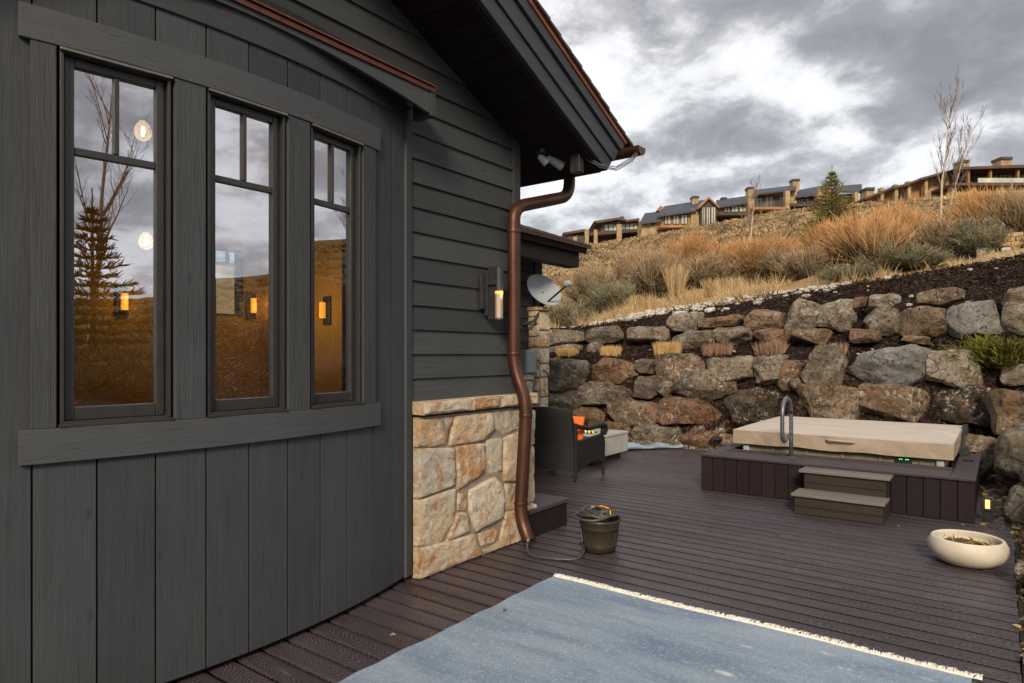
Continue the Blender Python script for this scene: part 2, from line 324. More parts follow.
class MB:
    def __init__(s): s.v = []; s.f = []; s.t = []
    def add(s, vs, fs, tint=None):
        n = len(s.v); s.v += [tuple(p) for p in vs]; s.f += [tuple(i+n for i in f) for f in fs]
        if tint is None: tint = random.random()
        s.t += [tint]*len(vs); return s
    def box(s, x0, x1, y0, y1, z0, z1, tint=None):
        return s.add([(x0,y0,z0),(x1,y0,z0),(x1,y1,z0),(x0,y1,z0),(x0,y0,z1),(x1,y0,z1),(x1,y1,z1),(x0,y1,z1)],
                     [(0,3,2,1),(4,5,6,7),(0,1,5,4),(1,2,6,5),(2,3,7,6),(3,0,4,7)], tint)
    def prism(s, poly, fn, a, b, tint=None):
        """poly: 2-D points, fn(p, q, w) -> 3-D, extruded in w from a to b"""
        n = len(poly); vs = [fn(p, q, a) for p, q in poly]+[fn(p, q, b) for p, q in poly]
        fs = [tuple(range(n))[::-1], tuple(range(n, 2*n))]+[(i, (i+1) % n, n+(i+1) % n, n+i) for i in range(n)]
        return s.add(vs, fs, tint)
    def tube(s, pts, r, n=10, cap=True, tint=None):
        pts = [Vector(p) for p in pts]; rs = r if isinstance(r, (list,tuple)) else [r]*len(pts)
        vs = []; fs = []; up = Vector((0,0,1)); prev = None
        for i, p in enumerate(pts):
            d = (pts[min(i+1, len(pts)-1)]-pts[max(i-1, 0)]).normalized()
            if prev is None:
                a = d.cross(up) if abs(d.z) < .95 else d.cross(Vector((1,0,0)))
            else: a = prev-d*prev.dot(d)
            a.normalize(); b = d.cross(a); prev = a
            for k in range(n):
                th = 2*PI*k/n; vs.append(p+(a*math.cos(th)+b*math.sin(th))*rs[i])
        for i in range(len(pts)-1):
            for k in range(n): fs.append((i*n+k, i*n+(k+1) % n, (i+1)*n+(k+1) % n, (i+1)*n+k))
        if cap: fs += [tuple(range(n))[::-1], tuple((len(pts)-1)*n+k for k in range(n))]
        return s.add(vs, fs, tint)
    def lathe(s, prof, c=(0,0,0), n=32, sx=1, sy=1, tint=None):
        vs = []; fs = []
        for r, z in prof:
            for k in range(n): vs.append((c[0]+r*sx*math.cos(2*PI*k/n), c[1]+r*sy*math.sin(2*PI*k/n), c[2]+z))
        for i in range(len(prof)-1):
            for k in range(n): fs.append((i*n+k, i*n+(k+1) % n, (i+1)*n+(k+1) % n, (i+1)*n+k))
        fs += [tuple(range(n))[::-1], tuple((len(prof)-1)*n+k for k in range(n))]
        return s.add(vs, fs, tint)
    def blob(s, c, rx, ry, rz, n=10, m=7, tint=None):
        return s.lathe([(max(.001, math.sin(PI*i/m)), -math.cos(PI*i/m)) for i in range(m+1)], (0,0,0), n, tint=tint) if False else \
            s.add([(c[0]+rx*max(.001, math.sin(PI*i/m))*math.cos(2*PI*k/n), c[1]+ry*max(.001, math.sin(PI*i/m))*math.sin(2*PI*k/n), c[2]-rz*math.cos(PI*i/m)) for i in range(m+1) for k in range(n)],
                  [(i*n+k, i*n+(k+1) % n, (i+1)*n+(k+1) % n, (i+1)*n+k) for i in range(m) for k in range(n)], tint)
    def build(s, name, mat, parent=None, bevel=0, smooth=False, label=None, cat=None, group=None, kind=None, weld=False, seg=2):
        me = bpy.data.meshes.new(name)
        org = ORG.get(parent.name, Vector((0,0,0))) if parent else Vector((0,0,0))
        me.from_pydata([(v[0]-org.x, v[1]-org.y, v[2]-org.z) for v in s.v], [], s.f)
        a = me.attributes.new('tint', 'FLOAT', 'POINT'); a.data.foreach_set('value', s.t)
        bm = bmesh.new(); bm.from_mesh(me)
        if weld: bmesh.ops.remove_doubles(bm, verts=bm.verts, dist=.0004)
        if len(s.f) > 1: bmesh.ops.recalc_face_normals(bm, faces=bm.faces)
        bm.to_mesh(me); bm.free()
        me.materials.append(M_[mat] if isinstance(mat, str) else mat)
        if smooth:
            for p in me.polygons: p.use_smooth = True
            if smooth != 'all': me.set_sharp_from_angle(angle=math.radians(40))
        o = bpy.data.objects.new(name, me); COL.objects.link(o)
        if bevel:
            b = o.modifiers.new('bevel', 'BEVEL'); b.width = bevel; b.segments = seg; b.limit_method = 'ANGLE'; b.angle_limit = .6
        if parent: o.parent = parent; ORG[o.name] = org
        return tag(o, label, cat, group, kind)

def mesh_np(name, V, F, mat, parent=None, tint=None, hgt=None, smooth=False, **k):
    me = bpy.data.meshes.new(name); V = np.asarray(V, dtype=np.float32); F = np.asarray(F, dtype=np.int32)
    n = F.shape[1]
    me.vertices.add(len(V)); me.vertices.foreach_set('co', V.ravel()); me.loops.add(F.size); me.loops.foreach_set('vertex_index', F.ravel())
    me.polygons.add(len(F)); me.polygons.foreach_set('loop_start', np.arange(0, F.size, n, dtype=np.int32))
    me.update(calc_edges=True); me.validate()
    for nm, arr in (('tint', tint), ('hgt', hgt)):
        if arr is not None:
            a = me.attributes.new(nm, 'FLOAT', 'POINT'); a.data.foreach_set('value', np.asarray(arr, dtype=np.float32))
    if smooth: me.polygons.foreach_set('use_smooth', np.ones(len(F), dtype=bool))
    me.materials.append(M_[mat] if isinstance(mat, str) else mat)
    o = bpy.data.objects.new(name, me); COL.objects.link(o)
    if parent: o.parent = parent
    return tag(o, **k)

def dup(root, loc, rz=0, scale=1., label=None, name=None):
    r = root.copy(); COL.objects.link(r); r.location = loc; r.rotation_euler = (0,0,rz); r.scale = scale if isinstance(scale, tuple) else (scale,)*3
    if label: r['label'] = label
    for ch in list(root.children):
        c = ch.copy(); COL.objects.link(c); c.parent = r
        for g in list(ch.children):
            d = g.copy(); COL.objects.link(d); d.parent = c
    return r

def blades(P, D, L, W, bend=.25, tint=None, h0=None, h1=None):
    """thin tapering leaves: P roots, D unit directions, L lengths, W widths -> V, F, tint, hgt"""
    n = len(P); P = np.asarray(P); D = np.asarray(D)
    side = np.cross(D, RNG.normal(size=(n,3))); side /= np.linalg.norm(side, axis=1)[:,None]+1e-9
    B = RNG.normal(size=(n,3))*bend; B[:,2] -= bend*.3
    L = np.asarray(L)[:,None]*np.ones((n,1)); W = np.asarray(W)*np.ones(n); W = W[:,None]
    mid = P+D*L*.55+B*L*.12; tip = P+D*L+B*L*.45
    V = np.stack([P-side*W*.5, P+side*W*.5, mid+side*W*.45, mid-side*W*.45, tip+side*W*.08, tip-side*W*.08], 1).reshape(-1,3)
    b = np.arange(n)[:,None]*6
    F = np.concatenate([b+np.array([0,1,2,3]), b+np.array([3,2,4,5])])
    tint = RNG.random(n) if tint is None else tint
    T = np.repeat(tint, 6)
    if h0 is None: h0 = np.zeros(n)
    if h1 is None: h1 = np.ones(n)
    H = np.stack([h0,h0,(h0+h1)/2,(h0+h1)/2,h1,h1],1).ravel()
    return V, F, T, H
def cat(parts):
    V = []; F = []; T = []; H = []; n = 0
    for v, f, t_, h in parts: V.append(v); F.append(f+n); T.append(t_); H.append(h); n += len(v)
    return np.concatenate(V), np.concatenate(F), np.concatenate(T), np.concatenate(H)

# ------------------------------------------------------------------ camera, world, light
CAMYAW = math.radians(36.73); FPX = 658.
cam = bpy.data.cameras.new('camera'); co = bpy.data.objects.new('camera', cam); COL.objects.link(co)
co.location = (0,0,1.5); co.rotation_euler = (PI/2, 0, CAMYAW)
cam.sensor_width = 36; cam.lens = FPX/1024*36; cam.shift_y = 12.5/1024; cam.clip_end = 5000; cam.clip_start = .05
SC.camera = co
SC.view_settings.view_transform = 'Standard'; SC.view_settings.look = 'None'; SC.view_settings.exposure = EXPO
SC.view_settings.gamma = 1; SC.cycles.use_denoising = True; SC.cycles.max_bounces = 8; SC.cycles.transparent_max_bounces = 12
try: SC.cycles.denoiser = 'OPENIMAGEDENOISE'
except Exception: pass
SUN_EL, SUN_AZ = math.radians(30), math.radians(152)   # azimuth measured from +Y towards +X
sd = Vector((math.sin(SUN_AZ)*math.cos(SUN_EL), math.cos(SUN_AZ)*math.cos(SUN_EL), math.sin(SUN_EL)))
sl = bpy.data.lights.new('sun', 'SUN'); sl.energy = SUNE; sl.angle = math.radians(14); sl.color = (1,.83,.63)
so = bpy.data.objects.new('sun', sl); COL.objects.link(so); so.rotation_euler = (-sd).to_track_quat('-Z','Y').to_euler(); so.location = (0,0,30)

w = bpy.data.worlds.new('World'); SC.world = w; w.use_nodes = True
nt = w.node_tree; N = nt.nodes; Lk = nt.links; N.clear()
wo = N.new('ShaderNodeOutputWorld'); bg = N.new('ShaderNodeBackground'); Lk.new(bg.outputs[0], wo.inputs[0]); bg.inputs[1].default_value = .1
sky = N.new('ShaderNodeTexSky'); sky.sky_type = 'NISHITA'; sky.sun_disc = False; sky.sun_elevation = SUN_EL; sky.sun_rotation = SUN_AZ
tc = N.new('ShaderNodeTexCoord'); sp = N.new('ShaderNodeSeparateXYZ'); Lk.new(tc.outputs['Generated'], sp.inputs[0])
def wm(op, a, b=0.):
    x = N.new('ShaderNodeMath'); x.operation = op
    for k, v_ in ((0,a),(1,b)):
        if hasattr(v_, 'is_output'): Lk.new(v_, x.inputs[k])
        else: x.inputs[k].default_value = v_
    return x.outputs[0]
zz = wm('ADD', wm('MAXIMUM', sp.outputs[2], 0.), .32)
cb = N.new('ShaderNodeCombineXYZ'); Lk.new(wm('DIVIDE', sp.outputs[0], zz), cb.inputs[0]); Lk.new(wm('DIVIDE', sp.outputs[1], zz), cb.inputs[1])
def wn(scale, detail, rough, dist, loc, sc=(1,1,1), rot=0):
    mp = N.new('ShaderNodeMapping'); Lk.new(cb.outputs[0], mp.inputs[0]); mp.inputs[1].default_value = loc; mp.inputs[3].default_value = sc; mp.inputs[2].default_value = (0,0,rot)
    x = N.new('ShaderNodeTexNoise'); Lk.new(mp.outputs[0], x.inputs[0]); x.inputs['Scale'].default_value = scale; x.inputs['Detail'].default_value = detail
    x.inputs['Roughness'].default_value = rough; x.inputs['Distortion'].default_value = dist; return x.outputs['Fac']
n1 = wn(2.3, 9, .55, .2, SKYOFF, (1,1,1), .5); n2 = wn(.45, 3, .5, 0, (SKYOFF[0]+3.1, SKYOFF[1]-1.2, 0)); n3 = wn(6.0, 8, .62, .3, (1.2,6.1,0), (1,1,1), .5)
mixn = wm('ADD', wm('ADD', wm('MULTIPLY', n1, .58), wm('MULTIPLY', n2, .08)), wm('MULTIPLY', n3, .34))
def lobe(v, w0, amp):
    """a broad bank of thicker (or thinner) cloud in one part of the sky"""
    vm = N.new('ShaderNodeVectorMath'); vm.operation = 'DOT_PRODUCT'; nm = N.new('ShaderNodeVectorMath'); nm.operation = 'NORMALIZE'
    Lk.new(tc.outputs['Generated'], nm.inputs[0]); Lk.new(nm.outputs[0], vm.inputs[0]); vm.inputs[1].default_value = Vector(v).normalized()
    mr = N.new('ShaderNodeMapRange'); mr.interpolation_type = 'SMOOTHSTEP'; Lk.new(vm.outputs['Value'], mr.inputs[0]); mr.inputs[1].default_value = w0; mr.inputs[2].default_value = 1; mr.inputs[3].default_value = 0; mr.inputs[4].default_value = amp; return mr.outputs[0]
mixn = wm('ADD', mixn, lobe((-.10,1.18,.46), .90, .050)); mixn = wm('ADD', mixn, lobe((-.46,.92,.42), .955, -.028)); mixn = wm('ADD', mixn, lobe((-.50,.90,.62), .985, .05))
cr = N.new('ShaderNodeValToRGB'); Lk.new(mixn, cr.inputs[0]); e = cr.color_ramp.elements
stops = [(.435,(.78,.785,.795)),(.485,(.66,.665,.68)),(.525,(.43,.432,.448)),(.565,(.29,.292,.308)),(.64,(.215,.217,.232))]
while len(e) < len(stops): e.new(.5)
for k, (p, c) in enumerate(stops): e[k].position = p; e[k].color = (*c, 1)
# a paler band low over the hill
hz = N.new('ShaderNodeMapRange'); Lk.new(sp.outputs[2], hz.inputs[0]); hz.inputs[1].default_value = .02; hz.inputs[2].default_value = .30; hz.inputs[3].default_value = .35; hz.inputs[4].default_value = 0
m1 = N.new('ShaderNodeMix'); m1.data_type = 'RGBA'; Lk.new(hz.outputs[0], m1.inputs[0]); Lk.new(cr.outputs[0], m1.inputs[6]); m1.inputs[7].default_value = (.52,.52,.55,1)
m2 = N.new('ShaderNodeMix'); m2.data_type = 'RGBA'; m2.blend_type = 'MULTIPLY'; m2.inputs[0].default_value = 1; Lk.new(m1.outputs[2], m2.inputs[6]); m2.inputs[7].default_value = (10,10,10,1)
m3 = N.new('ShaderNodeMix'); m3.data_type = 'RGBA'; m3.inputs[0].default_value = .93; Lk.new(sky.outputs[0], m3.inputs[6]); Lk.new(m2.outputs[2], m3.inputs[7])
Lk.new(m3.outputs[2], bg.inputs[0])

# ------------------------------------------------------------------ terrain
def sstep(a, b, x):
    t = np.clip((x-a)/(b-a), 0, 1); return t*t*(3-2*t)
AZ = [-180,-80,-30.5,-25,-20,-15,-9.5,-4,1.2,20,34,59,90,120,180]
# tangent of the elevation angle of the far crest and of the near foot of the hill, by azimuth from +Y
TC = [.03,.10,.163,.173,.186,.198,.201,.197,.187,.180,.175,.112,.068,.05,.03]
T0 = [-.03,-.01,.036,.052,.066,.078,.094,.104,.119,.10,.06,.02,-.02,-.03,-.03]
def azr(x, y): return np.degrees(np.arctan2(x, y)), np.hypot(x, y)
def bank_s(x, y):
    a = np.maximum(0, y-9.75); b = np.maximum(0, x+.20)
    return np.where((y > 9.75) & (x > -.20), np.hypot(a, b), np.maximum(y-9.75, x+.20))-.45
def hill(x, y):
    az, r = azr(x, y); tc_ = np.interp(az, AZ, TC); t0 = np.interp(az, AZ, T0); r0, R = 13.2, 88.
    rr = np.clip(r, 9, 1e9)
    f = np.clip((1/rr-1/R)/(1/r0-1/R), -.02, 1.35)
    T = tc_+(t0-tc_)*f
    T = np.where(r > R, tc_-(r-R)/900*.25*np.clip((r-R)/40,0,1), T)
    return 1.5+np.minimum(r, 400)*T
def H(x, y):
    x = np.asarray(x, float); y = np.asarray(y, float)
    s = bank_s(x, y); g = .30+.70*sstep(2.5, 9.0, y)
    zm = np.interp(x, [-9,-7.8,-6.2,-1.4,.25,3], [1.9,2.04,2.4,2.82,3.02,3.1])
    zb = np.interp(s, [-.2,0,.2,.45,1.25,1.75], [-.06,-.02,.5,1.38,1.58,2.02])
    zb = np.where(s > 1.75, 2.02+(zm-2.02)*np.clip((s-1.75)/1.1, 0, 1), zb)
    zb = zb*np.where(s > 0, g, 1)
    hl = hill(x, y)
    k = sstep(2.5, 4.2, s)*np.where(y > -2, 1, 0)
    k = np.where((y <= 3) & (s <= 0), 0, k)
    z = zb*(1-k)+hl*k
    return z
def Hp(x, y): return float(H(x, y))
def nz(x, y, sc, amp): return amp*noise.noise((x*sc, y*sc, .3))

azs = np.concatenate([np.arange(-180,-44,3.), np.arange(-44,3,.33), np.arange(3,100,1.2), np.arange(100,181,4.)])
rs = np.concatenate([[.3,1,2,3,3.6], np.arange(4,18,.13), 18*1.045**np.arange(1,105)])
A_, R_ = np.meshgrid(np.radians(azs), rs, indexing='ij')
X_ = R_*np.sin(A_); Y_ = R_*np.cos(A_); Z_ = H(X_, Y_)
S_ = bank_s(X_, Y_)
nn = np.array([noise.fractal((x*.55, y*.55, 2.), 1., 2., 5) for x, y in zip(X_.ravel(), Y_.ravel())]).reshape(X_.shape)
amp = np.where(S_ > 0, .05, .008)+np.where(S_ > 3, .11, 0)*np.clip(R_/14, 0, 3)
Z_ = Z_+nn*amp
V = np.stack([X_.ravel(), Y_.ravel(), Z_.ravel()], 1); na, nr = X_.shape
I = np.arange(na*nr).reshape(na, nr)
F = np.stack([I[:-1,:-1].ravel(), I[:-1,1:].ravel(), I[1:,1:].ravel(), I[1:,:-1].ravel()], 1)
ground = mesh_np('ground', V, F[:, ::-1], 'ground', smooth=True, kind='structure')
zc = np.zeros((na*nr, 4), dtype=np.float32); s_ = S_.ravel(); zc[:,3] = 1
hillstart = np.interp(V[:,0], [-9,-6.2,-4,-2,1], [2.0,2.35,2.7,2.95,3.1])
zc[:,1] = sstep(-.25, .25, s_-hillstart); zc[:,2] = np.where(s_ < .12, 1, 0)*np.where((V[:,1] < 10.6) & (V[:,1] > 6.2), 1, .45); zc[:,0] = sstep(4, 14, np.degrees(np.arctan2(V[:,0], V[:,1])))  # red channel marks the slope darkened for the window reflections
a = ground.data.color_attributes.new('zone', 'FLOAT_COLOR', 'POINT'); a.data.foreach_set('color', zc.ravel())

# ------------------------------------------------------------------ boulders
def rock_mesh(seed, dx, dy, dz, n=22, flats=11, sharp=3.4, rough=.05):
    rr = np.random.default_rng(seed)
    g = np.linspace(-1, 1, n+1); U, W_ = np.meshgrid(g, g, indexing='ij'); one = np.ones_like(U)
    faces = []; vs = []; off = 0
    for ax, sg in ((0,1),(0,-1),(1,1),(1,-1),(2,1),(2,-1)):
        p = [None]*3; p[ax] = one*sg; p[(ax+1) % 3] = U*sg; p[(ax+2) % 3] = W_
        vs.append(np.stack([q.ravel() for q in p], 1)); I = np.arange((n+1)**2).reshape(n+1, n+1)+off; off += (n+1)**2
        faces.append(np.stack([I[:-1,:-1].ravel(), I[1:,:-1].ravel(), I[1:,1:].ravel(), I[:-1,1:].ravel()], 1))
    P = np.concatenate(vs); Fc = np.concatenate(faces)
    Pt = np.tan(P*.62)/math.tan(.62)
    nrm = (np.abs(Pt)**sharp).sum(1)**(1/sharp); P = Pt/nrm[:,None]
    for k in range(flats):
        d = rr.normal(size=3); d[1] -= .25; d /= np.linalg.norm(d); mx = (P@d).max(); c = mx*rr.uniform(.66, .90)
        ex = np.maximum(0, P@d-c); P = P-d[None,:]*ex[:,None]*.985
    # stretch back so that the facets keep the asked size
    P = P/np.abs(P).max(0)[None,:]
    so = seed*7.31
    sc = np.array([dx, dy, dz])/2
    Q = P*sc
    L = np.linalg.norm(Q, axis=1)[:,None]+1e-6; D = P/np.linalg.norm(P, axis=1)[:,None]
    f = np.array([noise.fractal((q[0]*2.2+so, q[1]*2.2, q[2]*2.2), .9, 2.1, 6)*1.0+.55*noise.noise((q[0]*1.3+so, q[1]*1.3+9, q[2]*1.3)) for q in Q])
    r2 = np.array([abs(noise.noise((q[0]*5+so, q[1]*5-4, q[2]*5))) for q in Q])
    Q = Q+D*(f*rough*1.3-r2*rough*.6)[:,None]*min(1.2, max(.35, min(dx,dz)*1.6))
    return Q, Fc
def weld(o, d=.002):
    bm = bmesh.new(); bm.from_mesh(o.data); bmesh.ops.remove_doubles(bm, verts=bm.verts, dist=d)
    bmesh.ops.recalc_face_normals(bm, faces=bm.faces)
    bm.to_mesh(o.data); bm.free()
KM = {'g':'basalt','b':'brown','r':'red','l':'pale','s':'smooth','k':'dark','w':'whiterock'}
BOULDERS = [
 (-7.19, 11.55, 1.84, 0.94, 0.44, 0.35, 'g', 'brown boulder at the left end of the upper row beside the dish'),
 (-6.3, 11.57, 1.88, 0.9, 0.43, 0.32, 'g', 'long flat grey boulder second from the left in the upper row'),
 (-5.37, 11.56, 1.86, 0.82, 0.42, 0.31, 'g', 'low grey boulder above the widest straw grass tuft'),
 (-4.77, 11.69, 2.1, 0.63, 0.47, 0.38, 'l', 'upright pale speckled boulder highest on the left of the mulch bank'),
 (-4.02, 11.64, 2.05, 0.79, 0.37, 0.24, 'b', 'long thin tan boulder left of the rust red boulder in the top row'),
 (-3.28, 11.67, 2.08, 0.62, 0.45, 0.35, 'r', 'rust red boulder with grey top in the top row'),
 (-4.47, 11.51, 1.73, 0.8, 0.49, 0.42, 'g', 'dark grey boulder between two grass tufts below the upright pale boulder'),
 (-3.78, 11.55, 1.81, 0.68, 0.47, 0.39, 'l', 'squarish lichen spotted boulder below the long thin tan boulder'),
 (-3.14, 11.51, 1.74, 0.61, 0.47, 0.38, 'r', 'brown red boulder below the rust red one'),
 (-7.15, 11.35, 1.57, 0.83, 0.37, 0.24, 'g', 'dark flat boulder right behind the leftmost straw tuft'),
 (-6.43, 11.37, 1.6, 0.29, 0.4, 0.31, 'g', 'small dark boulder left of the second straw tuft'),
 (-6.59, 10.62, 1.1, 0.84, 0.63, 0.62, 'g', 'round grey boulder with rusty right side below the leftmost straw tuft'),
 (-5.55, 10.61, 1.21, 1.01, 0.53, 0.48, 'r', 'wide reddish brown boulder below the second straw tuft'),
 (-4.97, 10.59, 1.29, 0.31, 0.38, 0.26, 'g', 'small dark stone wedged between two wide reddish boulders'),
 (-4.39, 10.64, 1.29, 0.89, 0.55, 0.5, 'b', 'broad brown boulder with sloping top below the third straw tuft'),
 (-3.54, 10.62, 1.24, 0.84, 0.53, 0.48, 'l', 'broad pale speckled boulder left of the cracked square one'),
 (-2.87, 10.63, 1.23, 0.54, 0.58, 0.54, 'g', 'square grey boulder with a red streak above the dark lichen boulder'),
 (-5.74, 10.51, 0.75, 1.05, 0.57, 0.52, 'g', 'angular grey boulder right of the stone pier in the middle row'),
 (-4.92, 10.52, 0.91, 0.54, 0.49, 0.41, 'g', 'small cube shaped boulder left of a smaller one in the middle row'),
 (-4.54, 10.5, 0.91, 0.34, 0.42, 0.31, 'g', 'smallest rounded boulder at the centre of the middle row'),
 (-3.88, 10.56, 0.98, 0.99, 0.57, 0.52, 'g', 'long slanting brown boulder with white flecks in the middle row'),
 (-6.56, 10.45, 0.62, 0.79, 0.48, 0.4, 'g', 'grey block behind the back of the wicker chair'),
 (-5.94, 10.38, 0.34, 0.71, 0.47, 0.39, 'b', 'brown block just above the fire pit flames'),
 (-5.09, 10.45, 0.51, 1.12, 0.57, 0.53, 'b', 'tilted boulder with orange stain above the fire pit right corner'),
 (-4.11, 10.46, 0.53, 1.07, 0.59, 0.56, 'r', 'largest flat faced red brown boulder above the rolled rug'),
 (-3.11, 10.52, 0.65, 0.94, 0.68, 0.69, 'k', 'big dark boulder with white lichen flecks at the left end of the hot tub'),
 (-4.74, 10.34, 0.15, 0.83, 0.5, 0.43, 'l', 'rounded pale boulder standing behind the rolled rug'),
 (-3.91, 10.31, 0.15, 0.85, 0.4, 0.29, 'r', 'low orange boulder at deck level left of the path light'),
 (-3.46, 10.3, 0.14, 0.36, 0.38, 0.26, 'b', 'small brown boulder at deck level behind the path light'),
 (-5.38, 10.32, 0.2, 0.57, 0.38, 0.26, 'b', 'low brown boulder half hidden behind the fire pit'),
 (-2.67, 11.75, 2.17, 0.65, 0.54, 0.49, 'l', 'left half of the pair of pale boulders above the grab rail'),
 (-2.19, 11.74, 2.12, 0.64, 0.59, 0.55, 'l', 'taller right half of the pair of pale boulders above the grab rail'),
 (-1.83, 11.75, 2.31, 0.24, 0.34, 0.2, 'r', 'small reddish stone right of the pale boulder pair'),
 (-1.49, 11.78, 2.32, 0.45, 0.38, 0.26, 'l', 'small pale flat stone at the top between larger boulders'),
 (-1.54, 11.66, 2.01, 0.46, 0.52, 0.47, 'g', 'squat grey boulder left of the rectangular block in the upper row'),
 (-0.99, 11.65, 1.99, 0.68, 0.52, 0.46, 'b', 'rectangular block with olive face in the upper row'),
 (-0.76, 11.78, 2.33, 0.61, 0.39, 0.28, 'b', 'flat brown boulder topmost on the right of the mulch bank'),
 (-0.31, 11.68, 2.01, 0.75, 0.57, 0.53, 's', 'slanted blue grey slab shaped boulder in the upper row'),
 (0.22, 11.77, 2.3, 0.51, 0.41, 0.31, 'b', 'brown stone half buried at the upper right edge'),
 (0.26, 11.64, 1.97, 0.55, 0.53, 0.47, 'l', 'pale rough boulder at the right edge in the upper row'),
 (-2.48, 11.41, 1.78, 0.61, 0.38, 0.25, 'b', 'low tan stone left of the red grass stubble'),
 (-1.7, 11.41, 1.79, 0.41, 0.38, 0.25, 'r', 'orange red stone lying in the mulch under the squat grey boulder'),
 (-1.05, 11.37, 1.71, 0.39, 0.3, 0.13, 'r', 'flat reddish stone barely showing in the mulch'),
 (-2.12, 10.67, 1.29, 0.63, 0.64, 0.67, 'g', 'tall blocky boulder left of the large pale grey one'),
 (-1.3, 10.66, 1.3, 1.07, 0.62, 0.6, 's', 'largest smooth pale grey boulder above the middle of the hot tub'),
 (-2.63, 10.58, 1.18, 0.36, 0.45, 0.47, 'b', 'brown boulder above the grab rail in the middle row'),
 (-0.54, 10.64, 1.29, 0.59, 0.57, 0.52, 'l', 'pale speckled boulder under the left side of the juniper'),
 (-2.04, 10.52, 0.8, 0.89, 0.55, 0.51, 'b', 'long tan boulder right behind the hot tub lid and grab rail'),
 (-1.21, 10.53, 0.81, 0.93, 0.59, 0.55, 'b', 'domed brown speckled boulder behind the middle of the hot tub lid'),
 (-0.36, 10.54, 0.81, 0.87, 0.64, 0.63, 'k', 'very dark boulder with white lichen behind the right end of the hot tub'),
 (0.2, 10.58, 1.23, 0.48, 0.42, 0.31, 'l', 'small pale boulder under the right side of the juniper'),
 (0.17, 9.96, 0.84, 0.68, 0.63, 0.61, 'b', 'rounded pinkish tan boulder right of the very dark one'),
 (-1.56, 10.48, 0.95, 0.16, 0.3, 0.15, 'w', 'small white stone tucked between two boulders above the lid'),
 (-2.48, 10.51, 1.02, 0.23, 0.36, 0.24, 'g', 'small dark stone filling a gap above the grab rail'),
 (-0.19, 9.39, 0.32, 0.51, 0.53, 0.47, 'b', 'brown boulder right of the hot tub platform behind the gravel'),
 (0.23, 8.83, 0.49, 0.58, 0.61, 0.75, 'l', 'tall rough pale boulder at the right edge above the bollard light'),
 (0.24, 7.51, 0.02, 0.44, 0.51, 0.57, 'l', 'rough pale boulder at the right edge beside the deck corner'),
]
STONES = [
 [(3.098, 1.064), (3.462, 1.057), (3.446, 0.98), (3.402, 0.861), (3.112, 0.882)],
 [(3.49, 1.062), (3.9, 1.06), (3.939, 0.935), (3.784, 0.853), (3.429, 0.853)],
 [(3.919, 1.064), (4.309, 1.057), (4.309, 0.901), (4.061, 0.869), (3.947, 0.934)],
 [(3.112, 0.87), (3.479, 0.836), (3.496, 0.577), (3.298, 0.554), (3.127, 0.544)],
 [(3.503, 0.847), (3.815, 0.833), (3.822, 0.621), (3.517, 0.528)],
 [(3.841, 0.855), (4.036, 0.852), (4.036, 0.59), (3.841, 0.582)],
 [(4.061, 0.854), (4.3, 0.876), (4.292, 0.468), (4.061, 0.512)],
 [(3.127, 0.527), (3.298, 0.543), (3.496, 0.547), (3.496, 0.338), (3.346, 0.191), (3.118, 0.227)],
 [(3.517, 0.512), (3.615, 0.495), (3.615, 0.365), (3.517, 0.384)],
 [(3.644, 0.507), (3.939, 0.563), (4.044, 0.477), (4.044, 0.241), (3.71, 0.196), (3.637, 0.368)],
 [(4.069, 0.493), (4.283, 0.459), (4.274, 0.254), (4.077, 0.282)],
 [(3.517, 0.373), (3.619, 0.353), (3.644, 0.21), (3.395, 0.191)],
 [(3.112, 0.207), (3.429, 0.194), (3.702, 0.179), (3.792, 0.0), (3.792, 0.0), (3.112, 0.0)],
 [(3.747, 0.174), (3.971, 0.169), (3.971, 0.051), (3.777, 0.067)],
 [(4.077, 0.267), (4.265, 0.241), (4.363, 0.112), (4.363, 0.0), (3.83, 0.0), (3.799, 0.043), (3.995, 0.035)],
 [(4.327, 1.043), (4.478, 1.04), (4.478, 0.753), (4.327, 0.744)],
 [(4.318, 0.732), (4.478, 0.74), (4.478, 0.274), (4.309, 0.279)],
 [(4.292, 0.269), (4.493, 0.258), (4.493, 0.0), (4.381, 0.0), (4.381, 0.108)],
]
for k, (x, y, z, dx, dy, dz, kd, lab) in enumerate(BOULDERS):
    rr = random.Random(k*13+5)
    Q, Fc = rock_mesh(k+1, dx, dy, dz, n=(24 if dx > .4 else 12), flats=rr.choice([9,13,17]), sharp=rr.choice([4,6,9]), rough=.052)
    o = mesh_np('boulder', Q, Fc, KM[kd], smooth=True, label=lab, cat='boulder', group='boulders of the retaining wall')
    o.location = (x, y, z); o.rotation_euler = (rr.uniform(-.06,.06), rr.uniform(-.09,.09), rr.uniform(-.12,.12))
    weld(o)
# small packing stones wedged behind and between the boulders: nobody could count them
parts = []
for k in range(260):
    rr = random.Random(900+k)
    x = rr.uniform(-7.6,.05); t_ = rr.random(); z = .05+1.3*t_; y = 10.42+.28*z
    d = rr.uniform(.10,.26); Q, Fc = rock_mesh(300+k, d*rr.uniform(1,1.6), d, d*rr.uniform(.7,1), n=5, flats=6, rough=.02)
    parts.append((Q+np.array([x,y,z]), Fc, np.zeros(len(Q)), np.zeros(len(Q))))
for k in range(60):
    rr = random.Random(1900+k); y = rr.uniform(5.2,10); x = .20+rr.uniform(-.04,.25); z = rr.uniform(-.02,.3)
    if y > 7.0 and x < .2: x = .22
    d = rr.uniform(.08,.22); Q, Fc = rock_mesh(600+k, d*1.3, d, d*.8, n=5, flats=6, rough=.02)
    parts.append((Q+np.array([x,y,z]), Fc, np.zeros(len(Q)), np.zeros(len(Q))))
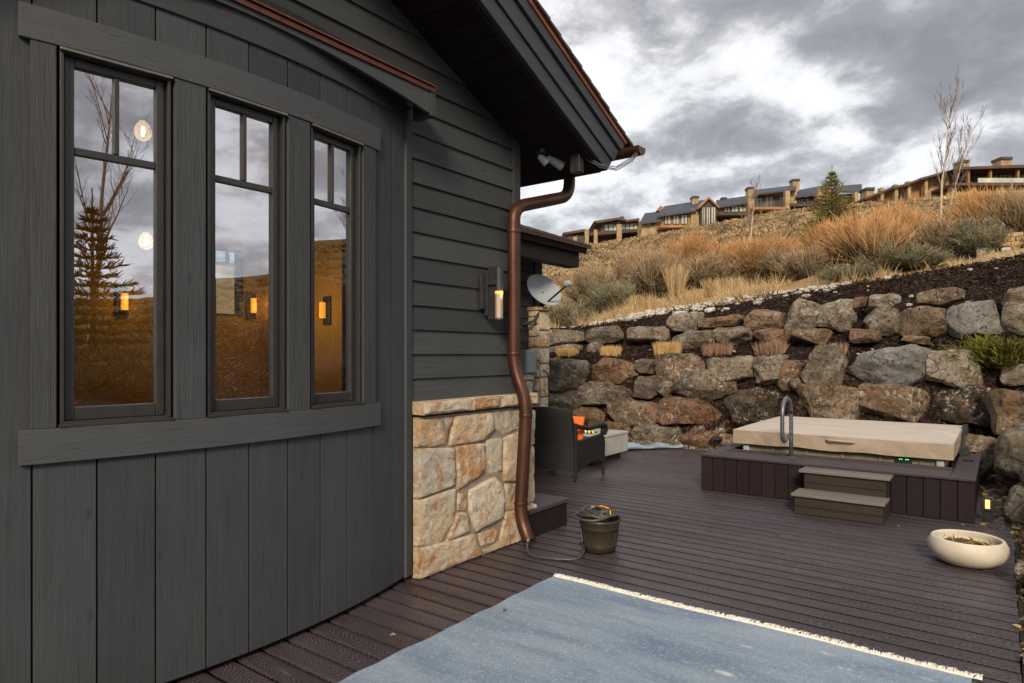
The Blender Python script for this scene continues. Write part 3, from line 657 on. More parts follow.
V, F, T, Hh = cat(parts); mesh_np('packing_stones', V, F, 'brown', smooth=True, kind='stuff', label='small stones packed into the gaps of the boulder wall')
# white limestone rubble along the top of the mulch
parts = []
def edge_pt(x):
    s = float(np.interp(x, [-9,-6.2,-4,-2,1], [2.0,2.35,2.7,2.95,3.1])); return s
for k in range(500):
    rr = random.Random(3000+k); x = rr.uniform(-9.5,-2.15) if k < 420 else rr.gauss(-2.75,.18)
    y = 10.2+edge_pt(x)+rr.gauss(.12,.16)
    d = abs(rr.gauss(.045,.04))+.02
    if k >= 420: d *= .8
    Q, Fc = rock_mesh(2000+k, d*rr.uniform(1.1,1.9), d*1.1, d*rr.uniform(.6,.9), n=4, flats=5, rough=.015)
    parts.append((Q+np.array([x,y,Hp(x,y)+d*.2]), Fc, np.zeros(len(Q)), np.zeros(len(Q))))
for k in range(60):
    rr = random.Random(5000+k); x = rr.uniform(-6,0); y = rr.uniform(10.95,13.1); d = rr.uniform(.02,.07)
    Q, Fc = rock_mesh(5000+k, d*1.4, d, d*.8, n=3, flats=4, rough=.01)
    parts.append((Q+np.array([x,y,Hp(x,y)+d*.3]), Fc, np.zeros(len(Q)), np.zeros(len(Q))))
V, F, T, Hh = cat(parts); mesh_np('limestone_rubble', V, F, 'whiterock', smooth=False, kind='stuff', label='white limestone rubble strip above the mulch bank')
# shredded bark chips lying on the bank
n = 26000; x = RNG.uniform(-8, 1.1, n); y = RNG.uniform(10.3, 13.4, n); s = bank_s(x, y)
ok = (s > .42) & (s < np.interp(x, [-9,-6.2,-4,-2,1], [2.05,2.4,2.75,3.0,3.1])+.1); x = x[ok]; y = y[ok]; n = len(x)
P = np.stack([x, y, H(x, y)+RNG.uniform(0,.045,n)], 1); D = RNG.normal(size=(n,3)); D[:,2] *= .35; D /= np.linalg.norm(D, axis=1)[:,None]
V, F, T, Hh = blades(P, D, RNG.uniform(.03,.10,n), RNG.uniform(.010,.026,n), .1)
t = NT('bark_chips'); M_['chips'] = t.fin(t.ramp(t.attr('tint'), [(0,(.010,.007,.006)),(.55,(.032,.019,.015)),(.9,(.065,.038,.028)),(1,(.13,.085,.06))]), .95, spec=.15)
mesh_np('bark_mulch', V, F, 'chips', tint=T, kind='stuff', label='dark shredded bark mulch between the boulder rows')
# leaf litter and gravel bits in the strip beside the deck
n = 3200; x = RNG.uniform(.075, .75, n); y = RNG.uniform(3.6, 7.0, n); k_ = 1500
x[:k_] = RNG.uniform(-.18,.6,k_); y[:k_] = RNG.uniform(7.0,9.8,k_)
P = np.stack([x, y, H(x, y)+.05+RNG.uniform(-.03,.03,n)], 1); D = RNG.normal(size=(n,3)); D[:,2] *= .4; D /= np.linalg.norm(D, axis=1)[:,None]
V, F, T, Hh = blades(P, D, RNG.uniform(.03,.07,n), RNG.uniform(.015,.035,n), .3)
mesh_np('leaf_litter', V, F, 'leaf', tint=T, kind='stuff', label='dry leaf litter in the strip beside the deck')

# ------------------------------------------------------------------ shrubs and grass
def shrub_mesh(name, mat, n, r=1., hgt=1., lean=(0,0), up=.6, tw=.018, tl=.22, plume=0, seed=0):
    """a shrub of unit radius: stems fanning from the base that carry many small twigs"""
    rg = np.random.default_rng(seed); ns = 60
    th = rg.uniform(0, 2*PI, ns); rad = np.sqrt(rg.random(ns))
    tips = np.stack([np.cos(th)*rad*r, np.sin(th)*rad*r, hgt*(1-.55*rad**2.2)*rg.uniform(.72,1.08,ns)], 1); tips[:,0] += lean[0]*tips[:,2]; tips[:,1] += lean[1]*tips[:,2]
    base = np.stack([np.cos(th)*rad*r*.25, np.sin(th)*rad*r*.25, np.zeros(ns)], 1)
    k = rg.integers(0, ns, n); u = rg.random(n)**.62
    u0 = u[:,None]; P = base[k]*(1-u0)+tips[k]*u0; P[:,2] += -.12*np.sin(u*PI)*0; P += rg.normal(size=(n,3))*(.035+.05*u0)*r
    P[:,2] = np.maximum(P[:,2], .0)
    D = (tips[k]-base[k]); D /= np.linalg.norm(D, axis=1)[:,None]; D = D*up+rg.normal(size=(n,3))*.42; D[:,2] += .35*up; D /= np.linalg.norm(D, axis=1)[:,None]
    L = tl*rg.uniform(.5,1.2,n); W = tw*rg.uniform(.6,1.4,n)
    tone = rg.normal(size=ns)*.2
    tint = np.clip(.5+tone[k]+rg.normal(size=n)*.17, 0, 1)
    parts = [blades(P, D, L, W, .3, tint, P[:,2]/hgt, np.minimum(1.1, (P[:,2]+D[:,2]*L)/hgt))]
    if plume:
        m = plume; k = rg.integers(0, ns, m); P = base[k]*.25+tips[k]*.75+rg.normal(size=(m,3))*.05; D = (tips[k]-base[k]); D /= np.linalg.norm(D, axis=1)[:,None]
        D = D*.9+rg.normal(size=(m,3))*.16; D /= np.linalg.norm(D, axis=1)[:,None]
        parts.append(blades(P, D, rg.uniform(.25,.5,m)*hgt, tw*.9, .2, np.clip(.75+rg.normal(size=m)*.15,0,1), np.full(m,.7), np.full(m,1.05)))
    m = ns*2; k = np.arange(m) % ns; D = tips[k]-base[k]; L = np.linalg.norm(D, axis=1); D /= L[:,None]
    parts.append(blades(base[k], D, L*rg.uniform(.6,1,m), tw*.8, .05, np.full(m,.1), np.zeros(m), np.full(m,.2)))
    return cat(parts)
def shrub_proto(mat, name, **k):
    V, F, T, Hh = shrub_mesh(name, mat, **k); return (V, F, T, Hh, mat)
PROTO = {}
for i in range(2):
    PROTO['sage', i] = shrub_proto('sage', 'sagebrush', n=6500, r=.62, hgt=1., tw=.012, tl=.12, plume=700, seed=10+i)
    PROTO['rust', i] = shrub_proto('rust', 'sagebrush', n=5000, r=.62, hgt=1., lean=((.28,-.22)[i],-.1), tw=.010, tl=.15, plume=1500, up=1.0, seed=20+i)
    PROTO['grey', i] = shrub_proto('greysage', 'sagebrush', n=6500, r=.7, hgt=.9, tw=.012, tl=.11, plume=200, seed=30+i)
PM = {}
def place_shrub(kd, i, x, y, h, wd, label, group='shrubs along the foot of the hill', name='sagebrush', rz=None):
    V, F, T, Hh, mat = PROTO[kd, i]
    if (kd, i) not in PM:
        o = mesh_np(name, V, F, mat, tint=T, hgt=Hh); PM[kd, i] = o.data
    else:
        o = bpy.data.objects.new(name, PM[kd, i]); COL.objects.link(o)
    o.name = name; o.location = (x, y, Hp(x, y)-.04); o.scale = (wd, wd, h); o.rotation_euler = (0,0, random.uniform(0, 6.28) if rz is None else rz)
    return tag(o, label, 'shrub', group)
def pd(px, d):
    u = (px-512)/FPX; s_, c_ = math.sin(CAMYAW), math.cos(CAMYAW); return (-s_+c_*u)*d, (c_+s_*u)*d
SHR = [
 (572,15.4,'grey',.85,1.0,'pale grey green bush just right of the satellite dish'),
 (592,16.6,'sage',1.15,1.2,'rusty topped bush behind the grey green one beside the dish'),
 (612,15.6,'grey',.95,1.1,'dark green based bush second from the dish'),
 (636,17.2,'sage',1.35,1.3,'tall brown sagebrush left of the dry grass plume'),
 (655,16.2,'sage',1.25,1.2,'dark stemmed sagebrush directly behind the dry grass plume'),
 (683,17.2,'rust',1.75,1.5,'high rust coloured bush rising right of the dry grass plume'),
 (706,15.9,'sage',1.15,1.3,'low dark based sagebrush below the glazed gable of the far house'),
 (733,16.8,'rust',1.35,1.4,'orange topped bush in front of the thin bare tree'),
 (760,16.0,'rust',1.30,1.3,'orange topped bush just right of the thin bare tree'),
 (787,15.2,'sage',.95,1.1,'grey brown sagebrush left of the spruce'),
 (808,13.8,'sage',.95,1.0,'grey twiggy bush overhanging the bare hollow in the bank'),
 (834,14.6,'rust',1.35,1.2,'orange bush right in front of the spruce'),
 (872,13.2,'rust',1.62,1.35,'largest rust orange bush leaning right beyond the spruce'),
 (905,14.2,'rust',1.60,1.25,'tall feathery bush between the spruce and the birch'),
 (893,12.8,'grey',.85,1.1,'grey green sagebrush at the foot of the largest orange bush'),
 (938,13.2,'sage',1.05,1.15,'faded pinkish bush under the birch trunk'),
 (965,13.0,'grey',1.12,1.1,'grey green sagebrush just right of the birch'),
 (996,13.2,'rust',1.50,1.2,'orange bush near the right edge below the long house deck'),
 (1022,12.6,'sage',1.45,1.1,'rust topped bush cut by the right edge of the view'),
 (985,12.4,'grey',.75,.9,'small grey bush left of the little golden stone ledge'),
 (850,12.6,'grey',.55,.9,'low silvery bush at the mulch edge below the spruce'),
 (918,12.5,'grey',.60,.9,'small silvery bush at the mulch edge left of the birch'),
]
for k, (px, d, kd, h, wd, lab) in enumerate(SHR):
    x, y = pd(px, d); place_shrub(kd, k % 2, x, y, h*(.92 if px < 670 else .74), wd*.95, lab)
# a far-off cover of low brush over the whole slope
parts = []
n = 5300; az = np.radians(RNG.uniform(-36, 6, n)); r = 17+72*RNG.random(n)**.85
az[:1900] = np.radians(RNG.uniform(6, 100, 1900)); r[:1900] = 3.5+60*RNG.random(1900)**1.5
x = r*np.sin(az); y = r*np.cos(az); ok = (bank_s(x, y) > np.where((y < 8) & (x > 2), .5, 3.0)); x = x[ok]; y = y[ok]; r = r[ok]; n = len(x)
z = H(x, y); cs = RNG.uniform(.20,.55,n)*(1+r/160); tn = np.clip(RNG.normal(size=n)*.2+.5,0,1)
m = 52; k = np.repeat(np.arange(n), m); N_ = n*m
D = RNG.normal(size=(N_,3)); D[:,2] = np.abs(D[:,2])*.9+.1; D /= np.linalg.norm(D, axis=1)[:,None]
P = np.stack([x[k], y[k], z[k]], 1)+D*np.array([.9,.9,.45])*(cs[k]*RNG.uniform(.2,.9,N_))[:,None]
P[:,2] += .03
V, F, T, Hh = blades(P, D, cs[k]*RNG.uniform(.16,.34,N_), .008+.0013*r[k], .3, np.clip(tn[k]+RNG.normal(size=N_)*.12-.2*(D[:,2]<.3),0,1))  # low twigs tinted darker: shade under each clump put into colour
azb = np.degrees(np.arctan2(P[:,0], P[:,1])) > 6
vm = np.repeat(azb, 6); fm = np.concatenate([azb, azb])
def sub(mask_v, mask_f, nm, mt, lab):
    idx = np.cumsum(mask_v)-1; mesh_np(nm, V[mask_v], idx[F[mask_f]], mt, tint=T[mask_v], kind='stuff', label=lab)
bm_ = np.tile(azb, 1); fmask = azb[(F[:,0]//6)]
sub(~vm, ~fmask, 'hillside_scrub', 'scrub', 'low brown and grey brush covering the hillside')
sub(vm, fmask, 'darkened_brush', 'darkbrush', 'brush on the mirrored slope darkened to dim the window reflections')
# dry grass at the foot of the brush
n = 2600; x = RNG.uniform(-11.5, .6, n); s = np.interp(x, [-9,-6.2,-4,-2,1], [2.0,2.35,2.7,2.95,3.1])+np.abs(RNG.normal(size=n))*.9+.12
y = 10.2+s; dens = (RNG.random(n) < np.interp(x, [-3.2,-2.2,-1.5], [1,.5,.10]))*(np.array([noise.noise((a*1.1, b*1.6, 5)) for a, b in zip(x, y)]) > .0); x = x[dens>0]; y = y[dens>0]; n = len(x)
gh = .06+.42*RNG.random(n)**2*np.interp(x, [-10,-5,-3,-1.5,1], [.8,.95,1.1,.6,.5]); m = 22; k = np.repeat(np.arange(n), m); N_ = n*m
P = np.stack([x[k], y[k], 0*x[k]], 1)+RNG.normal(size=(N_,3))*np.array([.07,.07,0]); P[:,2] = H(P[:,0], P[:,1])-.01
D = np.stack([RNG.normal(size=N_)*.42, RNG.normal(size=N_)*.42, np.ones(N_)], 1); D /= np.linalg.norm(D, axis=1)[:,None]
V, F, T, Hh = blades(P, D, gh[k]*RNG.uniform(.4,1.15,N_), .008, .6)
mesh_np('dry_grass', V, F, 'straw', tint=T, kind='stuff', label='dry golden grass along the foot of the brush')
# golden bank of dry growth under the long house
n = 700; px = RNG.uniform(950, 1075, n); d = RNG.uniform(60, 82, n); xy = np.array([pd(a_, b_) for a_, b_ in zip(px, d)]); x = xy[:,0]; y = xy[:,1]; m = 24; k = np.repeat(np.arange(n), m); N_ = n*m
D = RNG.normal(size=(N_,3)); D[:,2] = np.abs(D[:,2]); D /= np.linalg.norm(D, axis=1)[:,None]; P = np.stack([x[k], y[k], H(x,y)[k]],1)+D*RNG.uniform(.1,.6,N_)[:,None]
V, F, T, Hh = blades(P, D, RNG.uniform(.25,.55,N_), .12, .3, RNG.uniform(.0,.8,N_)); mesh_np('golden_bank_growth', V, F, 'tuft', tint=T, kind='stuff', label='golden dry growth on the bank under the long house')

def tuft(name, x, y, w_, h, n, mat, label, spread=.12, width=.007, cat_='grass tuft'):
    z = Hp(x, y); P = np.stack([RNG.uniform(-.5,.5,n)*w_, RNG.uniform(-.5,.5,n)*min(w_, .2), np.full(n,-.04)], 1)
    D = np.stack([P[:,0]/w_*spread*2+RNG.normal(size=n)*spread*.5, RNG.normal(size=n)*spread, np.ones(n)],1); D /= np.linalg.norm(D, axis=1)[:,None]
    V, F, T, Hh = blades(P, D, (h+.04)*RNG.uniform(.8,1.06,n), width, .12); o = mesh_np(name, V, F, mat, tint=T, label=label, cat=cat_, group='grass tufts on the mulch bank')
    o.location = (x, y, z); return o
tuft('grass_tuft', -6.83, 10.95, .36, .17, 900, 'tuft', 'leftmost clipped straw tuft on the lower boulder row')
tuft('grass_tuft', -5.88, 10.98, .34, .19, 900, 'tuft', 'second clipped straw tuft right of a small dark boulder')
tuft('grass_tuft', -4.79, 11.05, .42, .24, 1100, 'tuft', 'widest clipped straw tuft below the upright pale boulder')
tuft('grass_tuft', -3.88, 11.02, .40, .24, 260, 'redstem', 'sparse reddish tuft below the lichen spotted boulder', .2, .009)
tuft('grass_tuft', -3.02, 11.02, .40, .24, 260, 'redstem', 'reddish tuft in front of the brown red boulder', .2, .009)
tuft('grass_tuft', -2.10, 11.06, .36, .20, 240, 'redstem', 'rightmost red stubble tuft beside the low tan stone', .2, .009)
x, y = pd(676, 15.0); tuft('grass_plume', x, y, .22, .85, 420, 'straw', 'tall pale plume of dry grass standing above the rubble strip', .16, .010)
x, y = pd(642, 14.7); tuft('grass_plume', x, y, .5, .42, 420, 'straw', 'shorter pale grass clump left of the tall plume', .2, .010)
x, y = pd(722, 14.4); tuft('grass_plume', x, y, .7, .40, 500, 'straw', 'wide yellow grass clump right of the tall plume', .25, .010)
# juniper
n = 5200; th = RNG.uniform(0, 2*PI, 46); Ls = RNG.uniform(.25,.62,46); k = RNG.integers(0,46,n); u = RNG.random(n)**.7
bx = np.stack([np.cos(th)*Ls, np.sin(th)*Ls*.7, RNG.uniform(.02,.30,46)],1); P = bx[k]*u[:,None]+RNG.normal(size=(n,3))*.03; D = bx[k]/np.linalg.norm(bx[k],axis=1)[:,None]+RNG.normal(size=(n,3))*.35; D[:,2] += .35; D /= np.linalg.norm(D,axis=1)[:,None]
V, F, T, Hh = blades(P, D, RNG.uniform(.05,.11,n), .012, .2, np.clip(.35+.5*u*RNG.random(n)+RNG.normal(size=n)*.1,0,1))
o = mesh_np('juniper', V, F, 'juniper', tint=T, label='low spreading olive green juniper on the boulders at the right edge', cat='shrub'); o.location = (.02, 10.66, 1.36); o.scale = (1.25,1,1.15)
# small golden dry-stacked ledge
mb = MB(); x0, y0 = pd(1019, 12.0); z0 = Hp(x0, y0)
for r_ in range(3):
    for q in range(5):
        mb.box(x0-.3+q*.19+(r_%2)*.07, x0-.3+q*.19+.175+(r_%2)*.07, y0+r_*.03, y0+.3, z0+.04+r_*.085, z0+.115+r_*.085)
t = NT('golden_ledge_stone'); M_['ledge'] = t.fin(t.ramp(t.noise(t.coord(), 6, 5), [(.3,(.34,.22,.09)),(.7,(.60,.44,.22))]), .9)
mb.build('stone_ledge', 'ledge', bevel=.012, label='little golden dry stacked stone ledge at the right edge', cat='stone ledge')
for (px, d, sz, lab) in ((982,12.3,.14,'single pale round stone between the bushes near the right edge'),(1006,11.7,.10,'small white stone on the mulch below the ledge'),(888,11.4,.08,'small white stone on the mulch above the squat grey boulder')):
    x, y = pd(px, d); Q, Fc = rock_mesh(int(px), sz*1.5, sz, sz, n=6, flats=6, rough=.02); o = mesh_np('loose_stone', Q, Fc, 'whiterock', smooth=True, label=lab, cat='stone'); o.location = (x, y, Hp(x,y)+sz*.3); weld(o)

# ------------------------------------------------------------------ trees
def spruce(x, y, h, rad, label, group=None, mat='spruce'):
    z = Hp(x, y); root = thing('spruce_tree', label, 'tree', (x, y, z), group=group)
    mb = MB(); mb.tube([(0,0,-.1),(0,0,h*.5),(0,0,h*1.12)], [h*.022, h*.014, .010], 7); mb.build('trunk', 'trunk', root, smooth=True)
    P = []; D = []; L = []; W = []; T = []; q = RNG
    lay = 17
    for i in range(lay):
        u = i/(lay-1); zc_ = h*(.06+.90*u); rr = rad*(1-u)**.82*q.uniform(.85,1.12)+.03; nb = int(13-7*u)
        a0 = q.uniform(0, 6.28)
        for b in range(nb):
            a = a0+2*PI*b/nb+q.uniform(-.2,.2); ln = rr*q.uniform(.6,1.2); nn_ = int(46*max(.35,ln/rad)+10)
            t_ = q.random(nn_)**.8; dr = np.array([math.cos(a), math.sin(a), -.10+.35*u]); tone = q.normal()*.13
            for tt in t_:
                p = dr*ln*tt; p[2] += zc_+.06*ln*tt*tt; sd_ = np.array([-math.sin(a), math.cos(a), 0])*q.normal()*ln*.16*(1-.5*tt)
                P.append(p+sd_); dd = dr*.7+sd_/(abs(ln)+.01)*2.2+q.normal(size=3)*.3+np.array([0,0,.28]); D.append(dd/np.linalg.norm(dd)); L.append(rad*q.uniform(.09,.17)); W.append(rad*.022); T.append(min(1,max(0,.30+.45*tt+tone+q.normal()*.1)))
    P = np.array(P); V, F, T, Hh = blades(P, np.array(D), np.array(L), np.array(W), .15, np.array(T), P[:,2]/h, P[:,2]/h)
    mesh_np('crown', V, F, mat, root, tint=T, hgt=Hh); return root
x, y = pd(832, 25); spruce(x, y, 2.5, 1.12, 'small golden green spruce with a bare leader on the slope')
def bare_tree(x, y, h, label, seed, mat='birch', spread=.35, stems=1, group=None, r0=None, depth=4):
    rr = random.Random(seed); z = Hp(x, y); root = thing('bare_tree', label, 'tree', (x, y, z), group=group)
    tr = MB(); br = MB(); r0 = r0 or h*.012
    def branch(p, d, L, r, lv):
        pts = [p]; q = p; dd = d.copy(); seg = 5
        for i in range(seg):
            dd = (dd+Vector((rr.gauss(0,.07), rr.gauss(0,.07), rr.gauss(.04,.04)))).normalized(); q = q+dd*L/seg; pts.append(q)
        (tr if lv == 0 else br).tube(pts, [max(.0035, r*(1-.8*i/seg)) for i in range(seg+1)], 6 if lv < 2 else 3, tint=rr.random())
        if lv < depth-1:
            nb = {0:15,1:6,2:4}.get(lv, 3)
            for k in range(nb):
                t_ = rr.uniform(.30 if lv == 0 else .2, 1.0); i = min(seg-1, int(t_*seg)); f = t_*seg-i; pp = pts[i].lerp(pts[i+1], f)
                a = rr.uniform(0, 6.28); out = Vector((math.cos(a), math.sin(a), 0)); nd = (dd*.85+out*spread*1.7+Vector((0,0,.35))).normalized()
                branch(pp, nd, L*rr.uniform(.24,.42)*(1.15-.55*t_ if lv == 0 else 1), r*(1-.75*t_)*.55, lv+1)
    for s in range(stems):
        a = s*2.4+seed; off = Vector((math.cos(a)*.10*s, math.sin(a)*.10*s, -.05))
        branch(off, Vector((math.cos(a)*.12*s, math.sin(a)*.12*s, 1)).normalized(), h*(1-.22*s), r0*(1-.3*s), 0)
    tr.build('trunk', mat, root, smooth='all'); br.build('branches', 'twig', root, smooth='all'); return root
x, y = pd(941, 21.5); bare_tree(x, y, 4.25, 'tall bare pale barked birch with several stems on the slope', 4, stems=2, r0=.048, spread=.22)
x, y = pd(751, 23.5); bare_tree(x, y, 2.35, 'thin bare sapling with a pale trunk below the far house chimney', 9, stems=1, r0=.05, spread=.34)
spruce(10.4, 1.9, 3.5, 1.25, 'larger dark spruce mirrored in the left window', mat='darkspruce')
bare_tree(12.2, 1.9, 6.6, 'bare tree standing beside the mirrored spruce', 21, mat='twig', stems=1)
bare_tree(6.2, 16.0, 4.2, 'bare tree mirrored in the narrow right window', 33, mat='twig', stems=2)

# ------------------------------------------------------------------ deck
mb = MB(); y = -2.5; pitch = .1425; k = 0
while y < 10.02:
    tn = random.random(); x0 = -3.6 if y < 4.3 else (-5.3 if y < 7.8 else -8.2)
    if y > 9.4: x0 = -8.2
    z0, z1 = -.03, 0.
    g = .0088; a, b = y+g, y+pitch-g; c = .006
    prof = [(a+.016, z0), (b-.016, z0), (b-.016, z1-.007), (b, z1-.0055), (b-.0008, z1-.0035), (b-.009, z1-.0008), (b-.03, z1), (a+.03, z1), (a+.009, z1-.0008), (a+.0008, z1-.0035), (a, z1-.0055), (a+.016, z1-.007)]
    # a few boards are butted end to end
    xs = [x0] + ([random.uniform(-2.6,-.5)] if k % 5 == 2 and y > 4 else []) + [.07+random.uniform(-.004,.006)]
    for q in range(len(xs)-1):
        mb.prism(prof, lambda p, z, w_: (w_, p, z), xs[q]+(.003 if q else 0), xs[q+1], tn if q == 0 else random.random())
    y += pitch; k += 1
mb.build('deck', 'deck', kind='structure')
mb = MB(); mb.box(-8.2,.05,-2.5,10.0,-.30,-.045); mb.box(.074,.098,-2.5,7.02,-.22,-.006); mb.build('deck_underlay_and_rim', 'black', kind='structure')  # black underlay paints the shade seen between boards; second box is the rim

# ------------------------------------------------------------------ the house
HOUSE = thing('house', 'dark grey green board clad house with a bowed window bay and stone base', 'house', (-3.4, 1.85, 0), world=True)
BC = (-6.945, 1.85)
def arc(y, o):
    th = math.asin(max(-1, min(1, (y-BC[1])/4.))); return (BC[0]+(4.+o)*math.cos(th), BC[1]+(4.+o)*math.sin(th))
def arcbox(mb, y0, y1, z0, z1, o0, o1, n=1, tint=None):
    tint = random.random() if tint is None else tint
    ys = [y0+(y1-y0)*i/n for i in range(n+1)]; vs = []; fs = []
    for yy in ys:
        for (o, z) in ((o0,z0),(o1,z0),(o1,z1),(o0,z1)):
            p = arc(yy, o); vs.append((p[0], p[1], z))
    for i in range(n):
        for j in range(4): a = i*4; fs.append((a+j, a+(j+1) % 4, a+4+(j+1) % 4, a+4+j))
    fs += [(3,2,1,0), tuple(n*4+j for j in range(4))]
    mb.add(vs, fs, tint)
WIN = [(1.03,1.447),(1.605,2.022),(2.183,2.575)]
ZS, ZH = 1.205, 2.735
BOARDY = [.62+.0,.723,.943,1.161,1.384,1.605,1.819,2.042,2.261,2.468,2.693,2.90,3.045]
BOARDY = [.50]+BOARDY[1:]
mb = MB()
for i in range(len(BOARDY)-1):
    a, b = BOARDY[i]+.0035, BOARDY[i+1]-.0035
    tn = random.random(); j = random.uniform(-.0015,.0015)
    if a > 2.68 or b < .95: arcbox(mb, a, b, .035, 3.05, -.045, -.025+j, 2, tn)
    else:
        arcbox(mb, a, b, .035, 1.10, -.045, -.025+j, 2, tn); arcbox(mb, a, b, 2.83, 3.05, -.045, -.025+j, 2, random.random())
mb.build('bay_boards', 'board', HOUSE, bevel=.002)
mb = MB()
arcbox(mb, .50, 3.05, .02, 1.19, -.16, -.046, 12); arcbox(mb, .50, 3.05, 2.75, 3.3, -.16, -.046, 12)
for a, b in ((.50,1.03),(1.447,1.605),(2.022,2.183),(2.575,3.05)): arcbox(mb, a, b, 1.19, 2.75, -.16, -.046, 3)
mb.build('bay_backing', 'black', HOUSE)
mb = MB(); arcbox(mb, .90, 2.742, 1.065, 1.203, -.024, .0, 14); mb.build('window_apron', 'trim', HOUSE, bevel=.003)
mb = MB(); arcbox(mb, .90, 2.742, 2.737, 2.872, -.024, .0, 14); mb.build('window_head_trim', 'trim', HOUSE, bevel=.003)
for a, b in ((.937,1.020),(1.457,1.595),(2.032,2.172),(2.585,2.70)):
    mb = MB(); arcbox(mb, a, b, 1.2035, 2.7365, -.045, -.006, 1); mb.build('window_casing', 'casing', HOUSE, bevel=.003)
for k, (a, b) in enumerate(WIN):
    # one window: frame as the part, the rest below it
    fr = MB(); w_ = .016
    arcbox(fr, a+.002, a+w_, ZS, ZH, -.14, -.016); arcbox(fr, b-w_, b-.002, ZS, ZH, -.14, -.016)
    arcbox(fr, a+w_, b-w_, ZS, ZS+w_*1.3, -.14, -.012); arcbox(fr, a+w_, b-w_, ZH-w_, ZH, -.14, -.016)
    fo = fr.build('window', 'sash', HOUSE, bevel=.002)
    m = MB(); arcbox(m, a+.001, b-.001, ZH-.012, ZH-.001, -.015, .006); m.build('head_flashing', 'sash2', fo, bevel=.0015); m = MB(); arcbox(m, a-.004, b+.004, ZS-.001, ZS+.012, -.011, .004); m.build('sill_flashing', 'sash', fo, bevel=.0015)
    s = MB(); a2, b2 = a+w_+.003, b-w_-.003; z2, z3 = ZS+.0215, ZH-.0165; q = .036
    arcbox(s, a2, a2+q, z2, z3, -.085, -.045); arcbox(s, b2-q, b2, z2, z3, -.085, -.045)
    arcbox(s, a2+q, b2-q, z2, z2+.055, -.085, -.047); arcbox(s, a2+q, b2-q, z3-q, z3, -.085, -.047)
    s.build('sash', 'sash', fo, bevel=.004)
    g = MB(); a3, b3 = a2+q, b2-q; mz = 2.338; c = (a3+b3)/2
    arcbox(g, a3, b3, mz-.016, mz+.016, -.078, -.052); arcbox(g, c-.011, c+.011, mz+.016, z3-q, -.078, -.052)
    g.build('muntin', 'sash', fo, bevel=.004)
    p0 = arc(a3, -.066); p1 = arc(b3, -.066); p = MB()
    p.add([(p0[0],p0[1],z2+.055),(p1[0],p1[1],z2+.055),(p1[0],p1[1],z3-q),(p0[0],p0[1],z3-q)], [(0,1,2,3)]); p.build('pane', 'glass', fo)
# corner board of the bay, curved head band, small roof with copper edge
mb = MB(); arcbox(mb, 3.048, 3.125, .03, 3.12, -.16, -.008); mb.build('corner_board', 'trim', HOUSE, bevel=.003)
mb = MB(); arcbox(mb, .45, 3.05, 3.03, 3.162, -.045, -.012, 16); mb.build('head_band', 'trim', HOUSE, bevel=.003)
mb = MB(); mb.box(-3.30,-2.970,.3,3.06,3.165,3.175)
def zarch(y): return 3.155-.0775*(y-1.85)**2
yy_ = [.3+2.762*i/24 for i in range(25)]
mb.prism([(y, zarch(y)) for y in yy_]+[(3.062,3.20),(.3,3.20)], lambda p, q, w_: (w_, p, q), -2.968, -2.942); mb.build('bay_fascia', 'trim', HOUSE, bevel=.002)
mb = MB(); mb.box(-3.10,-2.936,3.066,3.112,3.030,3.19); mb.build('fascia_return', 'trim', HOUSE, bevel=.002)
mb = MB(); mb.box(-3.19,-2.930,.3,3.10,3.202,3.208); mb.box(-2.938,-2.930,.3,3.10,3.182,3.202)
mb.build('bay_copper_flashing', 'copperdark', HOUSE, bevel=.0015)
mb = MB(); mb.box(-3.19,-2.957,.3,3.10,3.210,3.219); mb.build('bay_gap_shade_strip', 'black', HOUSE)  # black strip stands in for shade between the copper edges
mb = MB(); mb.box(-3.19,-2.924,.3,3.115,3.221,3.2255); mb.build('bay_roof_edge', 'copper', HOUSE, bevel=.001)

def laps(mb, f, z0, z1, U0, u1f, step=.165, base=1.5, t_=.021):
    """lap siding courses; f(out, u, z) -> 3-D"""
    k = math.floor((z0-base)/step)
    while base+k*step < z1:
        a = max(z0, base+k*step); b = base+(k+1)*step+.012; u1 = u1f(base+k*step); u0 = U0(base+k*step)
        if b > a+.02 and u1 > u0:
            vs = [f(0,u0,a), f(t_,u0,a), f(t_-.003,u0,a+.001), f(.004,u0,b), f(0,u0,b)]
            vs2 = [f(0,u1,a), f(t_,u1,a), f(t_-.003,u1,a+.001), f(.004,u1,b), f(0,u1,b)]
            mb.add(vs+vs2, [(0,1,2,3,4),(9,8,7,6,5)]+[(i,5+i,5+(i+1) % 5,(i+1) % 5) for i in range(5)])
        k += 1
WX = -3.19; SL = .424
def soff(y): return 3.706-SL*(y-3.177)
mb = MB(); laps(mb, lambda o, u, z: (WX+o, u, z), 1.165, 5.2, lambda z: 3.12 if z < 3.14 else -2., lambda z: min(4.262, 3.177+(3.706-z)/SL+.02))
mb.build('lap_siding', 'lap', HOUSE)
mb = MB(); mb.box(WX-.10, WX, -2.6, 4.33, 3.25, 3.27); mb.prism([(-2.6,3.25),(4.33,3.25),(4.33,soff(4.33)),(-1.5,soff(-1.5)),(-2.6,soff(-1.5)-.4)], lambda p, q, w_: (w_, p, q), WX-.10, WX)
mb.box(WX-.10, WX, 3.06, 4.33, 0, 3.25); mb.box(-6.7, WX, 4.28, 4.33, 0, 3.25); mb.box(WX-.1, WX, -2.6, .6, 0, 3.25)
mb.box(-6.7,-6.6,-2.6,3.61,0,3.9); mb.box(-6.7,-6.6,3.93,4.22,0,3.9); mb.box(-6.7,-6.6,3.61,3.93,0,1.90); mb.box(-6.7,-6.6,3.61,3.93,2.6,3.9); mb.box(-6.7,WX,-2.65,-2.6,0,3.9)
